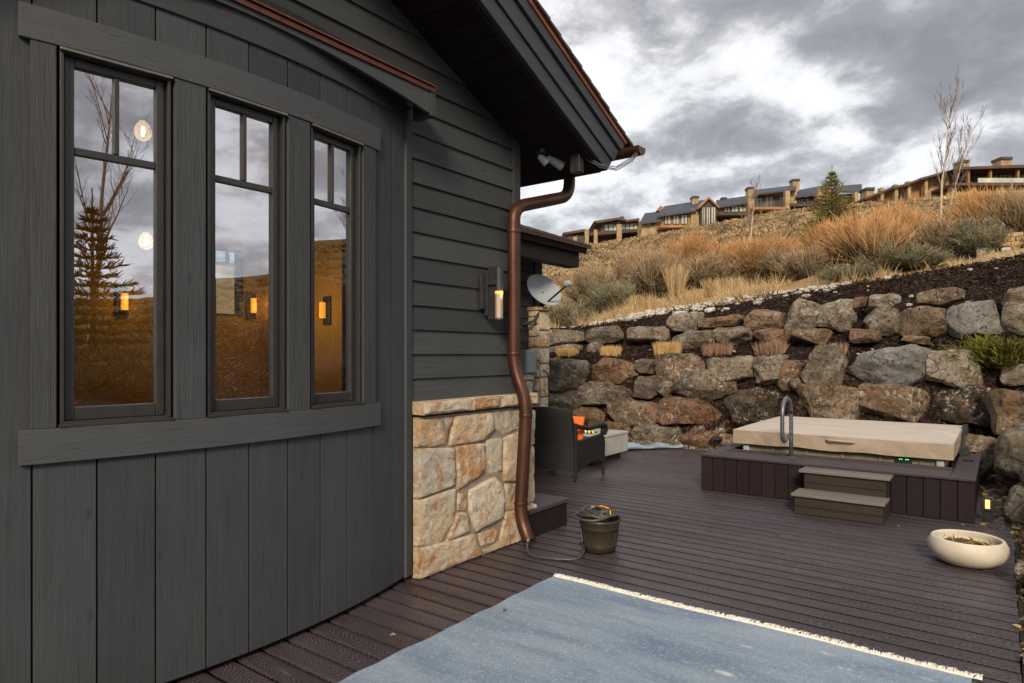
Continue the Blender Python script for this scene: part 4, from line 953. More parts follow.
mb.box(-6.7,WX,-2.6,4.33,3.3,3.34)
mb.build('wall_core', 'board', HOUSE)
mb = MB(); mb.box(WX-.02, WX+.030, 4.264, 4.352, 1.18, 3.24); mb.box(WX-.10, WX-.021, 4.33, 4.352, 1.18, 3.24); mb.build('corner_board', 'casing', HOUSE, bevel=.003)

# stone veneer
def stone_poly(mb, poly, f, th, seed):
    rr = random.Random(seed); P = []
    n = len(poly); cx = sum(p[0] for p in poly)/n; cy = sum(p[1] for p in poly)/n
    for i in range(n):
        a, b = Vector(poly[i]), Vector(poly[(i+1) % n]); L = (b-a).length; m = max(2, int(L/.035)); nn_ = Vector((-(b-a).y, (b-a).x)).normalized() if L > 0 else Vector((0,0))
        for k in range(m):
            t_ = k/m; p = a.lerp(b, t_); j = .006*noise.noise((p.x*14+seed, p.y*14, 1.))*(1 if 0 < k else .3); P.append(p+nn_*j)
    # pull corners round
    m = len(P); P = [P[i]*.8+P[i-1]*.1+P[(i+1) % m]*.1 for i in range(m)]
    rings = [(1.0,-.02),(.995,th*.45),(.975,th*.82),(.93,th)]+[(s_, th) for s_ in (.8,.65,.5,.35,.2,.08)]
    sz = min(max(p[0] for p in poly)-min(p[0] for p in poly), max(p[1] for p in poly)-min(p[1] for p in poly))
    tx, tz = rr.uniform(-.03,.03), rr.uniform(-.03,.03); vs = []; fs = []; tn = rr.random()
    for r_, (s_, o) in enumerate(rings):
        for p in P:
            if r_ < 4:
                ins = (1-s_)*.22/max(.05, sz)*.5; s2 = 1-(0, .0015, .005, .016)[r_]/max(.05, sz/2)
            else: s2 = s_*(1-.016/max(.05, sz/2))
            q = Vector((cx+(p.x-cx)*s2, cy+(p.y-cy)*s2)); oo = o
            if r_ >= 2: oo += (q.x-cx)*tx+(q.y-cy)*tz+.010*noise.fractal((q.x*9+seed*3.7, q.y*9, 0), .8, 2.1, 5)+.006*noise.noise((q.x*30, q.y*30, seed))
            vs.append(f(q.x, q.y, oo))
    for r_ in range(len(rings)-1):
        for i in range(m): fs.append((r_*m+i, r_*m+(i+1) % m, (r_+1)*m+(i+1) % m, (r_+1)*m+i))
    fs.append(tuple((len(rings)-1)*m+i for i in range(m)))
    mb.add(vs, fs, tn)
mb = MB(); BF = -3.133
for k, pl in enumerate(STONES):
    stone_poly(mb, [(sum(q[0] for q in pl)/len(pl)+(p[0]-sum(q[0] for q in pl)/len(pl))*1.03, min(1.08,max(.002,sum(q[1] for q in pl)/len(pl)+(p[1]-sum(q[1] for q in pl)/len(pl))*1.03))) for p in pl], lambda u, z, o: (BF+o, max(u, 3.125), z), .037+.010*math.sin(k*2.3), k+1)
so_ = mb.build('stone_base', 'stone', HOUSE, smooth=True)
mb = MB(); mb.box(-3.19, BF+.018, 3.14, 4.44, 0, 1.075); mo = mb.build('mortar', 'mortar', so_)
mb = MB(); ys = [3.125,3.64,3.98,4.47]
for i in range(3):
    stone_poly(mb, [(ys[i]+.003,1.098),(ys[i+1]-.003,1.098),(ys[i+1]-.003,1.178),(ys[i]+.003,1.178)], lambda u, z, o: (-3.085+o, u, z), .030, 60+i)
    mb.box(-3.19, -3.07, ys[i]+.006, ys[i+1]-.006, 1.094, 1.180)
mb.build('stone_cap', 'stone', HOUSE, smooth=True, bevel=.004)
def stone_field(mb, f, u0, u1, z0, z1, size, th, seed):
    rr = random.Random(seed); z = z0
    while z < z1-.03:
        h = min(z1-z, size*rr.uniform(.6,1.15)); h = z1-z if z1-z-h < size*.35 else h; u = u0
        while u < u1-.02:
            w_ = min(u1-u, size*rr.uniform(.7,1.7)); w_ = u1-u if u1-u-w_ < size*.35 else w_
            g = .005; stone_poly(mb, [(u+g,z+g),(u+w_-g,z+g+rr.uniform(0,.012)),(u+w_-g,z+h-g),(u+g,z+h-g-rr.uniform(0,.012))], f, th, rr.randint(1,9999)); u += w_
        z += h
# wing behind
WGX = -5.30
mb = MB(); laps(mb, lambda o, u, z: (WGX+o, u, z), 1.23, 3.05, lambda z: 4.36, lambda z: 7.60); mb.build('wing_lap_siding', 'lap', HOUSE)
mb = MB(); mb.box(WGX-.2, WGX, 4.36, 7.78, 0, 3.06); mb.box(-9.0, WGX-.2, 7.58, 7.78, 0, 3.2); mb.build('wing_wall_core', 'board', HOUSE)
mb = MB(); mb.box(WGX, WGX+.03, 7.605, 7.785, 2.16, 3.05); mb.build('corner_board', 'casing', HOUSE, bevel=.003)
mb = MB(); stone_field(mb, lambda u, z, o: (WGX+.08+o, u, z), 4.4, 7.44, 0, 1.14, .26, .035, 5); s2 = mb.build('wing_stone_base', 'stone', HOUSE, smooth=True)
mb = MB(); mb.box(WGX, WGX+.09, 4.3, 7.44, 0, 1.15); mb.build('mortar', 'mortar', s2)
mb = MB(); mb.box(WGX, WGX+.13, 4.4, 7.44, 1.15, 1.225); mb.build('stone_cap', 'stone', HOUSE, bevel=.008)
mb = MB(); stone_field(mb, lambda u, z, o: (WGX+.19+o, u, z), 7.46, 7.70, 0, 2.10, .24, .03, 8); stone_field(mb, lambda u, z, o: (u, 7.46-o, z), WGX+.02, WGX+.20, 0, 2.10, .17, .02, 9)
s3 = mb.build('stone_pier', 'stone', HOUSE, smooth=True)
mb = MB(); mb.box(WGX-.2, WGX+.198, 7.465, 7.70, 0, 2.10); mb.build('mortar', 'mortar', s3)
mb = MB(); mb.box(WGX-.2, WGX+.25, 7.44, 7.73, 2.102, 2.15); mb.build('pier_cap', 'stone', HOUSE, bevel=.008)
mb = MB()   # wing roof: falls towards +X, eave along Y
def wz(x): return 2.93+.36*(-4.70-x)
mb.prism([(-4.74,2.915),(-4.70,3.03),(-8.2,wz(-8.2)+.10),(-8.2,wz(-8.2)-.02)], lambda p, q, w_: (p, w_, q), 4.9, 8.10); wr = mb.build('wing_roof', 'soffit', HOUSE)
mb = MB()
for k in range(22):
    x1 = -4.665-k*.15; mb.prism([(x1, wz(x1)+.108),(x1, wz(x1)+.122),(x1-.17, wz(x1-.17)+.112),(x1-.17, wz(x1-.17)+.100)], lambda p, q, w_: (p, w_, q), 4.9, 8.15)
mb.build('shingles', 'slate', wr)
mb = MB(); mb.box(-4.700,-4.672,4.9,8.13,2.985,3.035); mb.build('drip_edge', 'pipe', wr)
mb = MB(); mb.box(-4.98,-4.80,4.9,8.02,2.72,2.945); mb.build('eave_beam', 'soffit', wr, bevel=.004)

# main roof
mb = MB()
def roofpoly(y0, y1, lo, hi, cut=True): return [(y0, soff(y0)+lo), (y1, soff(y1)+lo), (y1+.29*(hi-lo)/.45, soff(y1+.29*(hi-lo)/.45)+hi), (y0, soff(y0)+hi)]
RY = -1.5
mb.prism([(RY,soff(RY)),(4.81,3.013),(5.03,3.28),(RY,soff(RY)+.36)], lambda p, q, w_: (w_, p, q), -7.3, -2.66)
mb.prism([(RY,soff(RY)),(RY,soff(RY)+.36),(-7.5,soff(RY)-2.2),(-7.5,soff(RY)-2.5)], lambda p, q, w_: (w_, p, q), -7.3, -2.66)
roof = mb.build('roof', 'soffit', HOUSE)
mb = MB(); y = 3.0      # soffit boards
yy = 4.80
while yy > -1.4:
    y0_, y1_ = yy-.135, yy; mb.add([(-7.2,y0_+.004,soff(y0_+.004)-.012),(-2.665,y0_+.004,soff(y0_+.004)-.012),(-2.665,y1_,soff(y1_)-.012),(-7.2,y1_,soff(y1_)-.012),
        (-7.2,y0_+.004,soff(y0_+.004)-.001),(-2.665,y0_+.004,soff(y0_+.004)-.001),(-2.665,y1_,soff(y1_)-.001),(-7.2,y1_,soff(y1_)-.001)],
        [(0,3,2,1),(4,5,6,7),(0,1,5,4),(1,2,6,5),(2,3,7,6),(3,0,4,7)]); yy -= .14
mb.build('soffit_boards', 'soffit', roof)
for nm, lo, hi, xo, mt in (('barge_board',.012,.135,-2.622,'barge'),('barge_board',.140,.285,-2.605,'barge'),('barge_board',.290,.375,-2.580,'barge'),('copper_edge',.378,.418,-2.568,'copper')):
    m = MB(); f0, f1 = (lo+.02)/.45*.29, (hi+.02)/.45*.29
    m.prism([(RY,soff(RY)+lo),(4.81+f0,soff(4.81+f0)+lo+.42*0),(4.81+f1,soff(4.81+f1)+hi),(RY,soff(RY)+hi)], lambda p, q, w_: (w_, p, q), -2.70, xo)
    m.build(nm, mt, roof, bevel=.003)
mb = MB(); k = 0; yy = 5.17
while yy > RY-.1:
    for xseg in range(1):
        z_ = soff(yy)+.42; mb.prism([(yy,z_),(yy,z_+.026),(yy-.17,soff(yy-.17)+.42+.012),(yy-.17,soff(yy-.17)+.42-.004)], lambda p, q, w_: (w_, p, q), -7.35, -2.548+random.uniform(-.006,.006))
    yy -= .145; k += 1
mb.build('shingles', 'shingle', roof)
mb = MB(); mb.box(-7.2,-2.70,4.83,4.86,3.02,3.16); mb.build('eave_fascia', 'soffit', roof)
# half-round gutter along the eave
mb = MB(); R_g = .068; gy, gz = 5.07, 3.235; n = 14; vs = []; fs = []
for x in (-7.3,-2.43):
    for (rr_, sg) in ((R_g,1),(R_g-.006,-1)):
        for i in range(n+1):
            a = PI+PI*i/n if sg > 0 else 2*PI-PI*i/n; vs.append((x, gy+rr_*math.cos(a), gz+rr_*math.sin(a)))
m_ = 2*(n+1)
fs = [(i, (i+1) % m_, m_+(i+1) % m_, m_+i) for i in range(m_)]+[tuple(range(m_))[::-1], tuple(range(m_, 2*m_))]
mb.add(vs, fs)
mb.prism([(gy+.069*math.cos(PI+PI*i/12), gz+.069*math.sin(PI+PI*i/12)) for i in range(13)], lambda p, q, w_: (w_, p, q), -2.436, -2.424); mb.tube([(-7.3,gy+.07,gz+.002),(-2.43,gy+.07,gz+.002)], .010, 8)
mb.build('gutter', 'pipe', HOUSE, smooth=True)
# downspout
def bez(pts, rad=.09, n=6):
    out = [Vector(pts[0])]
    for i in range(1, len(pts)-1):
        a, b, c = Vector(pts[i-1]), Vector(pts[i]), Vector(pts[i+1]); r1 = min(rad, (a-b).length*.48); r2 = min(rad, (c-b).length*.48)
        p = b+(a-b).normalized()*r1; q = b+(c-b).normalized()*r2
        for k in range(n+1):
            t_ = k/n; out.append(p*(1-t_)**2+b*2*t_*(1-t_)+q*t_*t_)
    return out+[Vector(pts[-1])]
mb = MB(); DS = [(-3.05,4.93,3.17),(-3.05,4.93,2.885),(-3.11,4.19,2.665),(-3.11,4.19,1.40),(-2.985,4.19,1.12),(-3.01,4.14,.24),(-2.915,4.12,.07)]
mb.tube(bez(DS, .13, 8), .051, 20)
ds = mb.build('downspout', 'pipe', HOUSE, smooth=True)
for z_, c_ in ((2.47,(-3.11,4.19)),(1.50,(-3.11,4.19)),(1.02,(-2.989,4.185)),(.34,(-3.006,4.145))):
    mb = MB(); mb.lathe([(.0535,-.014),(.0548,-.010),(.0548,.010),(.0535,.014)], (c_[0],c_[1],z_), 20); mb.build('pipe_strap', 'pipe', ds, smooth=True)
# low step at the door of the recess
mb = MB(); mb.box(-3.42,-3.06,4.34,4.94,.20,.235); st_ = mb.build('entry_step_tread', 'decktop', HOUSE, bevel=.004)
mb = MB()
for k in range(4): mb.box(-3.10,-3.075,4.35+.146*k,4.35+.146*k+.140,.0,.198)
mb.box(-3.40,-3.101,4.35,4.90,0,.198); mb.box(-3.40,-3.08,4.901,4.925,0,.198); mb.build('entry_step_riser', 'skirt', HOUSE, bevel=.003)
# interior of the bay room
mb = MB(); mb.box(-6.598,-3.30,4.15,4.215,.0,3.3); mb.box(-6.598,-6.55,-2.55,3.61,0,3.3); mb.box(-6.598,-6.55,3.93,4.148,0,3.3); mb.box(-6.598,-6.55,3.61,3.93,0,1.90); mb.box(-6.598,-6.55,3.61,3.93,2.60,3.3); mb.box(-6.5,-3.3,-2.6,-2.55,0,3.3)
mb.box(-6.598,-3.27,-2.6,4.2,3.27,3.298); mb.build('interior_wall', 'amberwall', HOUSE)
mb = MB(); mb.box(-6.6,-3.30,-2.6,4.2,.03,.06); mb.build('interior_floor', 'floorw', HOUSE)
mb = MB(); mb.box(-6.59,-6.54,3.60,3.635,1.90,2.6); mb.box(-6.59,-6.54,3.905,3.94,1.90,2.6); mb.box(-6.59,-6.54,3.635,3.905,2.43,2.46); mb.box(-6.59,-6.54,3.76,3.78,2.46,2.6); mb.box(-6.59,-6.54,3.635,3.905,1.90,1.925); mb.build('far_window_frame', 'darkmetal', HOUSE)

def pendant(x, y, z, lab):
    r = thing('pendant_lamp', lab, 'lamp', (x,y,z), group='pendant lamps inside the bay room')
    m = MB(); m.tube([(0,0,3.27-z),(0,0,.11)], .004, 6); m.lathe([(.012,.06),(.018,.09),(.018,.13),(.006,.14)], (0,0,0), 12); m.build('cord', 'darkmetal', r)
    m = MB(); m.lathe([(.015,.075),(.036,.05),(.048,.02),(.050,-.008),(.038,-.036),(.013,-.050),(.001,-.052)], (0,0,0), 20); m.build('globe', 'litglobe', r, smooth='all')
    m = MB(); m.lathe([(.003,-.022),(.009,-.014),(.011,.014),(.005,.04)], (0,0,0), 10); m.build('bulb', 'bulb', r, smooth='all')
    l = bpy.data.lights.new('pendant_light', 'POINT'); l.energy = 1.6; l.color = (1,.60,.25); l.shadow_soft_size = .05
    lo = bpy.data.objects.new('pendant_light', l); COL.objects.link(lo); lo.location = (x, y, z-.14)
pendant(-4.3, 1.913, 2.88, 'upper glowing globe pendant seen through the left window')
pendant(-5.0, 2.246, 2.31, 'lower glowing globe pendant seen through the left window')
INE = .9; INO = .17
def insconce(x, y, z, rz, lab):
    r = thing('wall_sconce', lab, 'lamp', (x,y,z), rz, group='sconces inside the bay room')
    m = MB(); m.box(-.055,.055,0,.02,-.14,.14); m.build('back_plate', 'darkmetal', r, bevel=.003)
    m = MB(); m.lathe([(.030,-.075),(.030,.08)], (0,.065,0), 16); m.build('shade', 'sconce', r, smooth=True)
    l = bpy.data.lights.new('sconce_light', 'POINT'); l.energy = INE; l.color = (1,.58,.15); l.shadow_soft_size = .05
    lo = bpy.data.objects.new('sconce_light', l); COL.objects.link(lo); lo.location = Vector((x,y,z+.0))+Matrix.Rotation(rz,3,'Z')@Vector((0,INO,0))
insconce(-6.54, 2.72, 1.98, -PI/2, 'amber sconce on the back wall seen low in the left window')
insconce(-6.54, 4.02, 2.02, -PI/2, 'amber sconce beside the far window seen in the middle window')
INE = 9.; INO = .5
insconce(-5.38, 4.148, 1.93, PI, 'dim sconce on the ochre wall seen in the right window')

# ------------------------------------------------------------------ things fixed to the house
r = thing('wall_lamp', 'dark metal wall lamp with a seeded glass cylinder beside the copper downspout', 'lamp', (-3.12, 3.87, 1.96), world=True)
mb = MB(); mb.box(-3.168,-3.145,3.83,3.88,1.84,2.10); mb.box(-3.168,-3.13,3.881,3.93,1.79,2.13); mb.build('back_plate', 'darkmetal', r, bevel=.003)
mb = MB(); mb.box(-3.14,-3.075,3.900,3.912,1.765,2.165); mb.box(-3.13,-3.05,3.88,3.92,2.02,2.05); mb.build('side_fin', 'darkmetal', r, bevel=.002)
mb = MB(); mb.lathe([(.034,1.975),(.034,2.150),(.030,2.153)], (-3.055,3.93,0), 20); mb.build('lamp_cap', 'darkmetal', r, smooth=True)
mb = MB(); mb.lathe([(.029,1.775),(.029,1.955)], (-3.055,3.93,0), 20); mb.build('lamp_shade', 'lampglass', r, smooth=True)
mb = MB(); mb.lathe([(.0305,1.955),(.0305,1.975)], (-3.055,3.93,0), 20); mb.build('glow_ring', 'lampglow', r, smooth=True)
mb = MB(); mb.lathe([(.034,1.760),(.034,1.98)], (-3.055,3.93,0), 20); mb.build('glass_sleeve', 'globe', r, smooth=True)
l = bpy.data.lights.new('wall_lamp_light', 'POINT'); l.energy = .25; l.color = (1,.6,.28); l.shadow_soft_size = .04; lo = bpy.data.objects.new('wall_lamp_light', l); COL.objects.link(lo); lo.location = (-2.99,3.93,1.95)
# satellite dish
r = thing('satellite_dish', 'pale grey satellite dish on an arm bracket above the stone pier', 'satellite dish', (-5.15, 7.40, 2.2), world=True)
c_, s_ = math.cos(CAMYAW), math.sin(CAMYAW); Rv = Vector((c_, s_, 0)); Fv = Vector((-s_, c_, 0))
DC = Vector((-5.03, 7.48, 2.38)); nrm = (Rv*.42-Fv*.80+Vector((0,0,.42))).normalized()
ux = (Rv*.80+Vector((0,0,-.55))+Fv*.15); ux = (ux-nrm*ux.dot(nrm)).normalized(); uy = nrm.cross(ux)
mb = MB(); vs = []; fs = []; n = 36; rings = 9
for i in range(rings+1):
    q = i/rings
    for k in range(n):
        a = 2*PI*k/n; vs.append(DC+ux*(.27*q*math.cos(a))+uy*(.225*q*math.sin(a))+nrm*(.055*(q*q-1)))
for i in range(rings):
    for k in range(n): fs.append((i*n+k, i*n+(k+1) % n, (i+1)*n+(k+1) % n, (i+1)*n+k))
m0 = len(vs); vs += [v_-nrm*.008 for v_ in vs]; fs += [tuple(m0+j for j in f)[::-1] for f in fs]; b0 = rings*n
fs += [(b0+k, b0+(k+1) % n, m0+b0+(k+1) % n, m0+b0+k) for k in range(n)]
mb.add(vs, fs); mb.build('reflector', 'dishm', r, smooth=True)
low = DC-uy*0-Vector((0,0,.17))+Rv*.06-Fv*.02; lnb = DC+Rv*.30-Fv*.26+Vector((0,0,.055))
mb = MB(); mb.tube([DC-nrm*.06-Vector((0,0,.20)), lnb-Vector((0,0,.01))], .014, 8); mb.tube([DC-nrm*.06, DC-nrm*.06-Vector((0,0,.20))], .018, 8); mb.build('feed_arm', 'darkmetal', r, smooth=True)
mb = MB(); d_ = (DC-lnb).normalized(); mb.tube([lnb-d_*.05, lnb-d_*.02, lnb+d_*.03, lnb+d_*.045], [.025,.045,.045,.03], 14); mb.build('receiver', 'dishm', r, smooth=True)
mb = MB(); mb.tube([DC-nrm*.07-Vector((0,0,.1)), DC-nrm*.10-Vector((0,0,.22)), Vector((-5.12,7.36,1.95)), Vector((-5.27,7.30,1.90))], .019, 8); mb.box(-5.282,-5.262,7.24,7.36,1.82,1.98); mb.build('mast', 'darkmetal', r, smooth=True)
r = thing('electric_meter_box', 'grey metal electric box with cables on the wing wall behind the downspout', 'electric box', (-5.25, 7.4, 1.4), world=True)
mb = MB(); mb.box(-5.28,-5.14,7.20,7.47,1.235,1.555); mb.build('box_body', 'greybox', r, bevel=.006); mb = MB(); mb.box(-5.139,-5.13,7.215,7.455,1.25,1.54); mb.build('box_door', 'greybox', r, bevel=.004)
mb = MB(); mb.tube(bez([(-5.22,7.28,1.55),(-5.22,7.28,1.72),(-5.25,7.24,1.78),(-5.25,7.36,1.86)], .03, 4), .008, 6); mb.tube(bez([(-5.22,7.34,1.55),(-5.2,7.34,1.70),(-5.24,7.40,1.80),(-5.24,7.34,1.95)], .03, 4), .007, 6)
mb.tube(bez([(-5.13,7.5,1.3),(-5.02,7.56,1.25),(-5.03,7.60,.9),(-5.06,7.62,.5)], .08, 5), .011, 6); mb.build('cable', 'darkmetal', r, smooth=True)
r = thing('security_floodlight', 'twin head pale security floodlight under the dark roof overhang', 'floodlight', (-3.0, 4.45, 3.13), world=True)
mb = MB(); mb.lathe([(.05,3.135),(.05,3.165)], (-3.02,4.46,0), 16); mb.build('mount', 'darkmetal', r, smooth=True)
for p, q in (((-3.04,4.44,3.12),(-3.0,4.50,3.07)),((-3.0,4.50,3.115),(-2.93,4.62,3.055))):
    a, b = Vector(p), Vector(q); m = MB(); m.tube([a, a.lerp(b,.3), b], [.020,.030,.040], 14); hd = m.build('lamp_head', 'dishm', r, smooth=True)
mb = MB(); mb.box(-2.81,-2.72,4.55,4.62,2.965,3.12); mb.build('junction_box', 'darkmetal', bevel=.004, label='small dark junction box hanging at the outer corner of the soffit', cat='junction box')  # junction box under the soffit corner
mb = MB(); P3 = [(-3.02,4.46,3.16),(-2.90,4.50,3.205),(-2.75,4.56,3.14),(-2.63,4.72,3.045),(-2.55,4.84,3.035),(-2.48,4.98,3.13),(-2.42,5.08,3.25)]
for dz in (0,.012,.024):
    pts = []
    for i in range(len(P3)-1):
        a, b = Vector(P3[i]), Vector(P3[i+1])
        for k in range(4): pts.append(a.lerp(b, k/4)+Vector((.004*math.sin(i*2+k+dz*200), dz*.5, -dz)))
    mb.tube(pts, .0045, 6)
mb.build('loose_cable', 'steel', smooth='all', label='loose grey cables looped from the floodlight to the gutter end', cat='cable')

# ------------------------------------------------------------------ rugs
r = thing('area_rug', 'large blue grey woven rug with cream fringe on the deck', 'rug', (-1.2, 2.0, 0), world=True)
rx0, rx1, ry0, ry1 = -2.415, -.115, -.6, 3.70; nx, ny = 70, 130; vs = []; fs = []
def rz_(x, y):
    e_ = min(x-rx0, rx1-x, ry1-y)
    return .010+.004*noise.noise((x*1.3, y*1.3, 0))+.006*max(0, noise.noise((x*.7+4, y*2.6, 3)))*(1 if e_ > .05 else .4)+.007*max(0, math.sin(y*7+x))*max(0, 1-(x-rx0)/.12)
for j in range(ny+1):
    for i in range(nx+1):
        x = rx0+(rx1-rx0)*i/nx; y = ry0+(ry1-ry0)*j/ny; w_ = .006*math.sin(y*8.3)+.004*math.sin(y*21); xx = x+w_*(1-min(1, (x-rx0)/.3)); vs.append((xx, y+.008*math.sin(x*5)*(j/ny), rz_(x, y)))
for j in range(ny):
    for i in range(nx): a = j*(nx+1)+i; fs.append((a, a+1, a+nx+2, a+nx+1))
b0 = len(vs); ring = [i for i in range(nx+1)]+[j*(nx+1)+nx for j in range(1,ny+1)]+[ny*(nx+1)+i for i in range(nx-1,-1,-1)]+[j*(nx+1) for j in range(ny-1,0,-1)]
for i in ring: vs.append((vs[i][0], vs[i][1], .0015))
for k in range(len(ring)): k2 = (k+1) % len(ring); fs.append((ring[k], b0+k, b0+k2, ring[k2]))
mb = MB(); mb.add(vs, fs); mb.build('rug_field', 'rug', r, smooth=True)
mb = MB(); q = 0; x = rx0
while x < rx1+.04:
    a = random.gauss(0,.45); L = random.uniform(.045,.085); y = ry1+.008*math.sin(x*5)-.006; z = .011
    mb.tube([(x,y,z),(x+.2*a*L,y+L*.5,.012+random.uniform(0,.006)),(x+a*L*.6,y+L,.006)], [.0034,.0050,.0026], 4, tint=random.random())
    x += .0046
mb.tube([(rx0+i*(rx1-rx0)/90, ry1-.004+.008*math.sin((rx0+i*(rx1-rx0)/90)*5), .013) for i in range(91)], .0065, 6)
mb.build('fringe', 'fringe', r, smooth='all')
n1_, n2_ = 40, 10; vs = []; fs = []
for i in range(n1_+1):
    t_ = i/n1_; cx_ = -5.05+.95*t_; cy_ = 8.95+1.05*t_; hw = .16*(1-.5*t_); hh_ = .055*(1-.45*t_)+.012*math.sin(t_*19)
    for k in range(n2_):
        a = 2*PI*k/n2_; vs.append((cx_+math.cos(a)*hw*.75, cy_-math.cos(a)*hw*.65, .006+max(0,hh_*(1+math.sin(a)))))
for i in range(n1_):
    for k in range(n2_): fs.append((i*n2_+k, i*n2_+(k+1) % n2_, (i+1)*n2_+(k+1) % n2_, (i+1)*n2_+k))
fs += [tuple(range(n2_))[::-1], tuple(n1_*n2_+k for k in range(n2_))]
mb = MB(); mb.add(vs, fs); mb.build('rolled_rug', 'rug', smooth='all', label='loosely rolled blue rug lying behind the concrete fire pit', cat='rug')

# ------------------------------------------------------------------ hot tub, its platform, lid, rail, steps
TX0, TX1, TY0, TY1, TZ = -2.685, -.195, 7.08, 9.98, .395
r = thing('tub_platform', 'dark brown boxed deck platform built round the hot tub', 'platform', (-1.44, 7.1, 0), world=True)
n = 19; wd = (TX1-TX0)/n; mb = MB()
for k in range(n): mb.box(TX0+k*wd+.003, TX0+(k+1)*wd-.003, TY0+.02, TY0+.04, .004, TZ-.026)
for k in range(21): mb.box(TX0+.012, TX0+.032, TY0+.045+k*.138, TY0+.045+k*.138+.132, .004, TZ-.026); mb.box(TX1-.032, TX1-.012, TY0+.045+k*.138, TY0+.045+k*.138+.132, .004, TZ-.026)
mb.build('skirt_boards', 'skirt', r, bevel=.003)
mb = MB(); mb.box(TX0+.034,TX1-.034,TY0+.042,TY1-.02,.002,.10); mb.box(TX0+.034,TX1-.034,TY0+.042,7.60,.1,TZ-.028); mb.box(TX1-.21,TX1-.034,7.6,TY1-.02,.1,TZ-.028); mb.box(TX0+.034,TX0+.12,7.6,TY1-.02,.1,TZ-.028); mb.build('platform_frame', 'black', r)
mb = MB(); x = TX0
mb.box(TX0-.004, TX1+.004, TY0, TY0+.145, TZ-.025, TZ); mb.box(TX0+.15, TX1-.19, TY0+.150, TY0+.285, TZ-.025, TZ); mb.box(TX0+.15, TX1-.19, TY0+.290, TY0+.425, TZ-.025, TZ); mb.box(TX0+.15, TX1-.19, TY0+.430, TY0+.545, TZ-.025, TZ+.012)
mb.box(TX1-.186, TX1+.004, TY0+.149, TY1, TZ-.025, TZ); mb.box(TX0-.004, TX0+.146, TY0+.149, TY1, TZ-.025, TZ)
mb.build('platform_top', 'decktop', r, bevel=.004)
mb = MB()
for yy in (8.25, 8.95): mb.tube([(-.30,yy,.397),(-.30,yy,.405)], .03, 12); mb.box(-.33,-.24,yy-.012,yy+.012,.397,.412)
mb.build('latch', 'black', r)
r = thing('hot_tub', 'beige cabinet hot tub sunk inside the dark platform', 'hot tub', (-1.44, 8.7, .1), world=True)
mb = MB(); mb.box(-2.40,-.50,7.80,9.66,.102,.45); mb.build('cabinet', 'shell', r, bevel=.02)
mb = MB(); mb.box(-2.44,-.46,7.78,9.70,.45,.478); mb.build('shell_rim', 'shell', r, bevel=.01)
for cx_ in (-2.40,-.50): mb = MB(); mb.box(cx_-.035,cx_+.035,7.765,7.84,.102,.45); mb.build('corner_post', 'white', r, bevel=.015)
for k in range(5): mb = MB(); mb.box(-2.12+k*.36,-2.09+k*.36,7.785,7.80,.11,.45); mb.build('cabinet_rib', 'shell', r, bevel=.004)
mb = MB()
for dx in (0,.018,.055,.073): mb.box(-.85+dx,-.84+dx,7.745,7.755,.424,.432)
mb.build('control_display', 'green', r); mb = MB(); mb.box(-.88,-.74,7.76,7.785,.37,.445); mb.build('control_panel', 'black', r)
r = thing('spa_cover', 'tan vinyl cover with a pale top strapped over the hot tub', 'tub cover', (-1.44, 8.7, .45), world=True)
LX0, LX1, LY0, LY1 = -2.53, -.385, 7.72, 9.80
nx, nz_ = 90, 6; vs = []; fs = []
per = []
cr_ = .04
def rr_pt(s):
    # walk the rounded rectangle
    W_, L_ = LX1-LX0, LY1-LY0; tot = 2*(W_+L_); d = (s % 1)*tot
    if d < W_: return (LX0+d, LY0), (0,-1)
    d -= W_
    if d < L_: return (LX1, LY0+d), (1,0)
    d -= L_
    if d < W_: return (LX1-d, LY1), (0,1)
    d -= W_; return (LX0, LY1-d), (-1,0)
m_ = 260; zz_ = [.622,.612,.595,.565,.53,.49,.462]
for j, z in enumerate(zz_):
    for i in range(m_):
        (x, y), (nx_, ny_) = rr_pt(i/m_); q = j/(len(zz_)-1)
        wv = (.013*noise.noise((x*4.3, y*4.3, z*3))+.005*noise.noise((x*12, y*12, z*9))+.004*math.sin((x+y)*30+z*40)*noise.noise((x*2,y*2,0)))*min(1, q*2.2)
        sag = (.012*noise.noise((x*3, y*3, 7))) if j == len(zz_)-1 else 0
        edge = -.008 if j == 0 else .003
        vs.append((x+nx_*(wv+edge), y+ny_*(wv+edge), z+sag))
for j in range(len(zz_)-1):
    for i in range(m_): fs.append((j*m_+i, j*m_+(i+1) % m_, (j+1)*m_+(i+1) % m_, (j+1)*m_+i))
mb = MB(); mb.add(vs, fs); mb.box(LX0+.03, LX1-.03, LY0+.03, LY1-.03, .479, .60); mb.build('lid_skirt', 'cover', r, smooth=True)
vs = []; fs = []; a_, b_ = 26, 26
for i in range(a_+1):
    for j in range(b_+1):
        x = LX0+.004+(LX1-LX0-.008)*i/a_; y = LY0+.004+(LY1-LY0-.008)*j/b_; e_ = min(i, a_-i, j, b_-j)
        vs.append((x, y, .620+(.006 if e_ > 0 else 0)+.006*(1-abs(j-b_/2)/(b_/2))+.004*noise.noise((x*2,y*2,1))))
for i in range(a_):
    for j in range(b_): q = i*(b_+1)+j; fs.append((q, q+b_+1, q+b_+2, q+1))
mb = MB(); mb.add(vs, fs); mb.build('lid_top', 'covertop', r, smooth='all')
mb = MB(); mb.box(LX0+.01, LX1-.01, 8.735, 8.755, .6335, .639); mb.box(LX0+.004,LX1-.004,7.716,7.724,.612,.620); mb.build('seam', 'covertop', r, bevel=.002)
mb = MB(); mb.tube(bez([(-1.52,7.70,.578),(-1.50,7.675,.578),(-1.27,7.675,.572),(-1.25,7.70,.572)], .02, 4), .012, 8); mb.build('handle', 'cover', r, smooth=True)
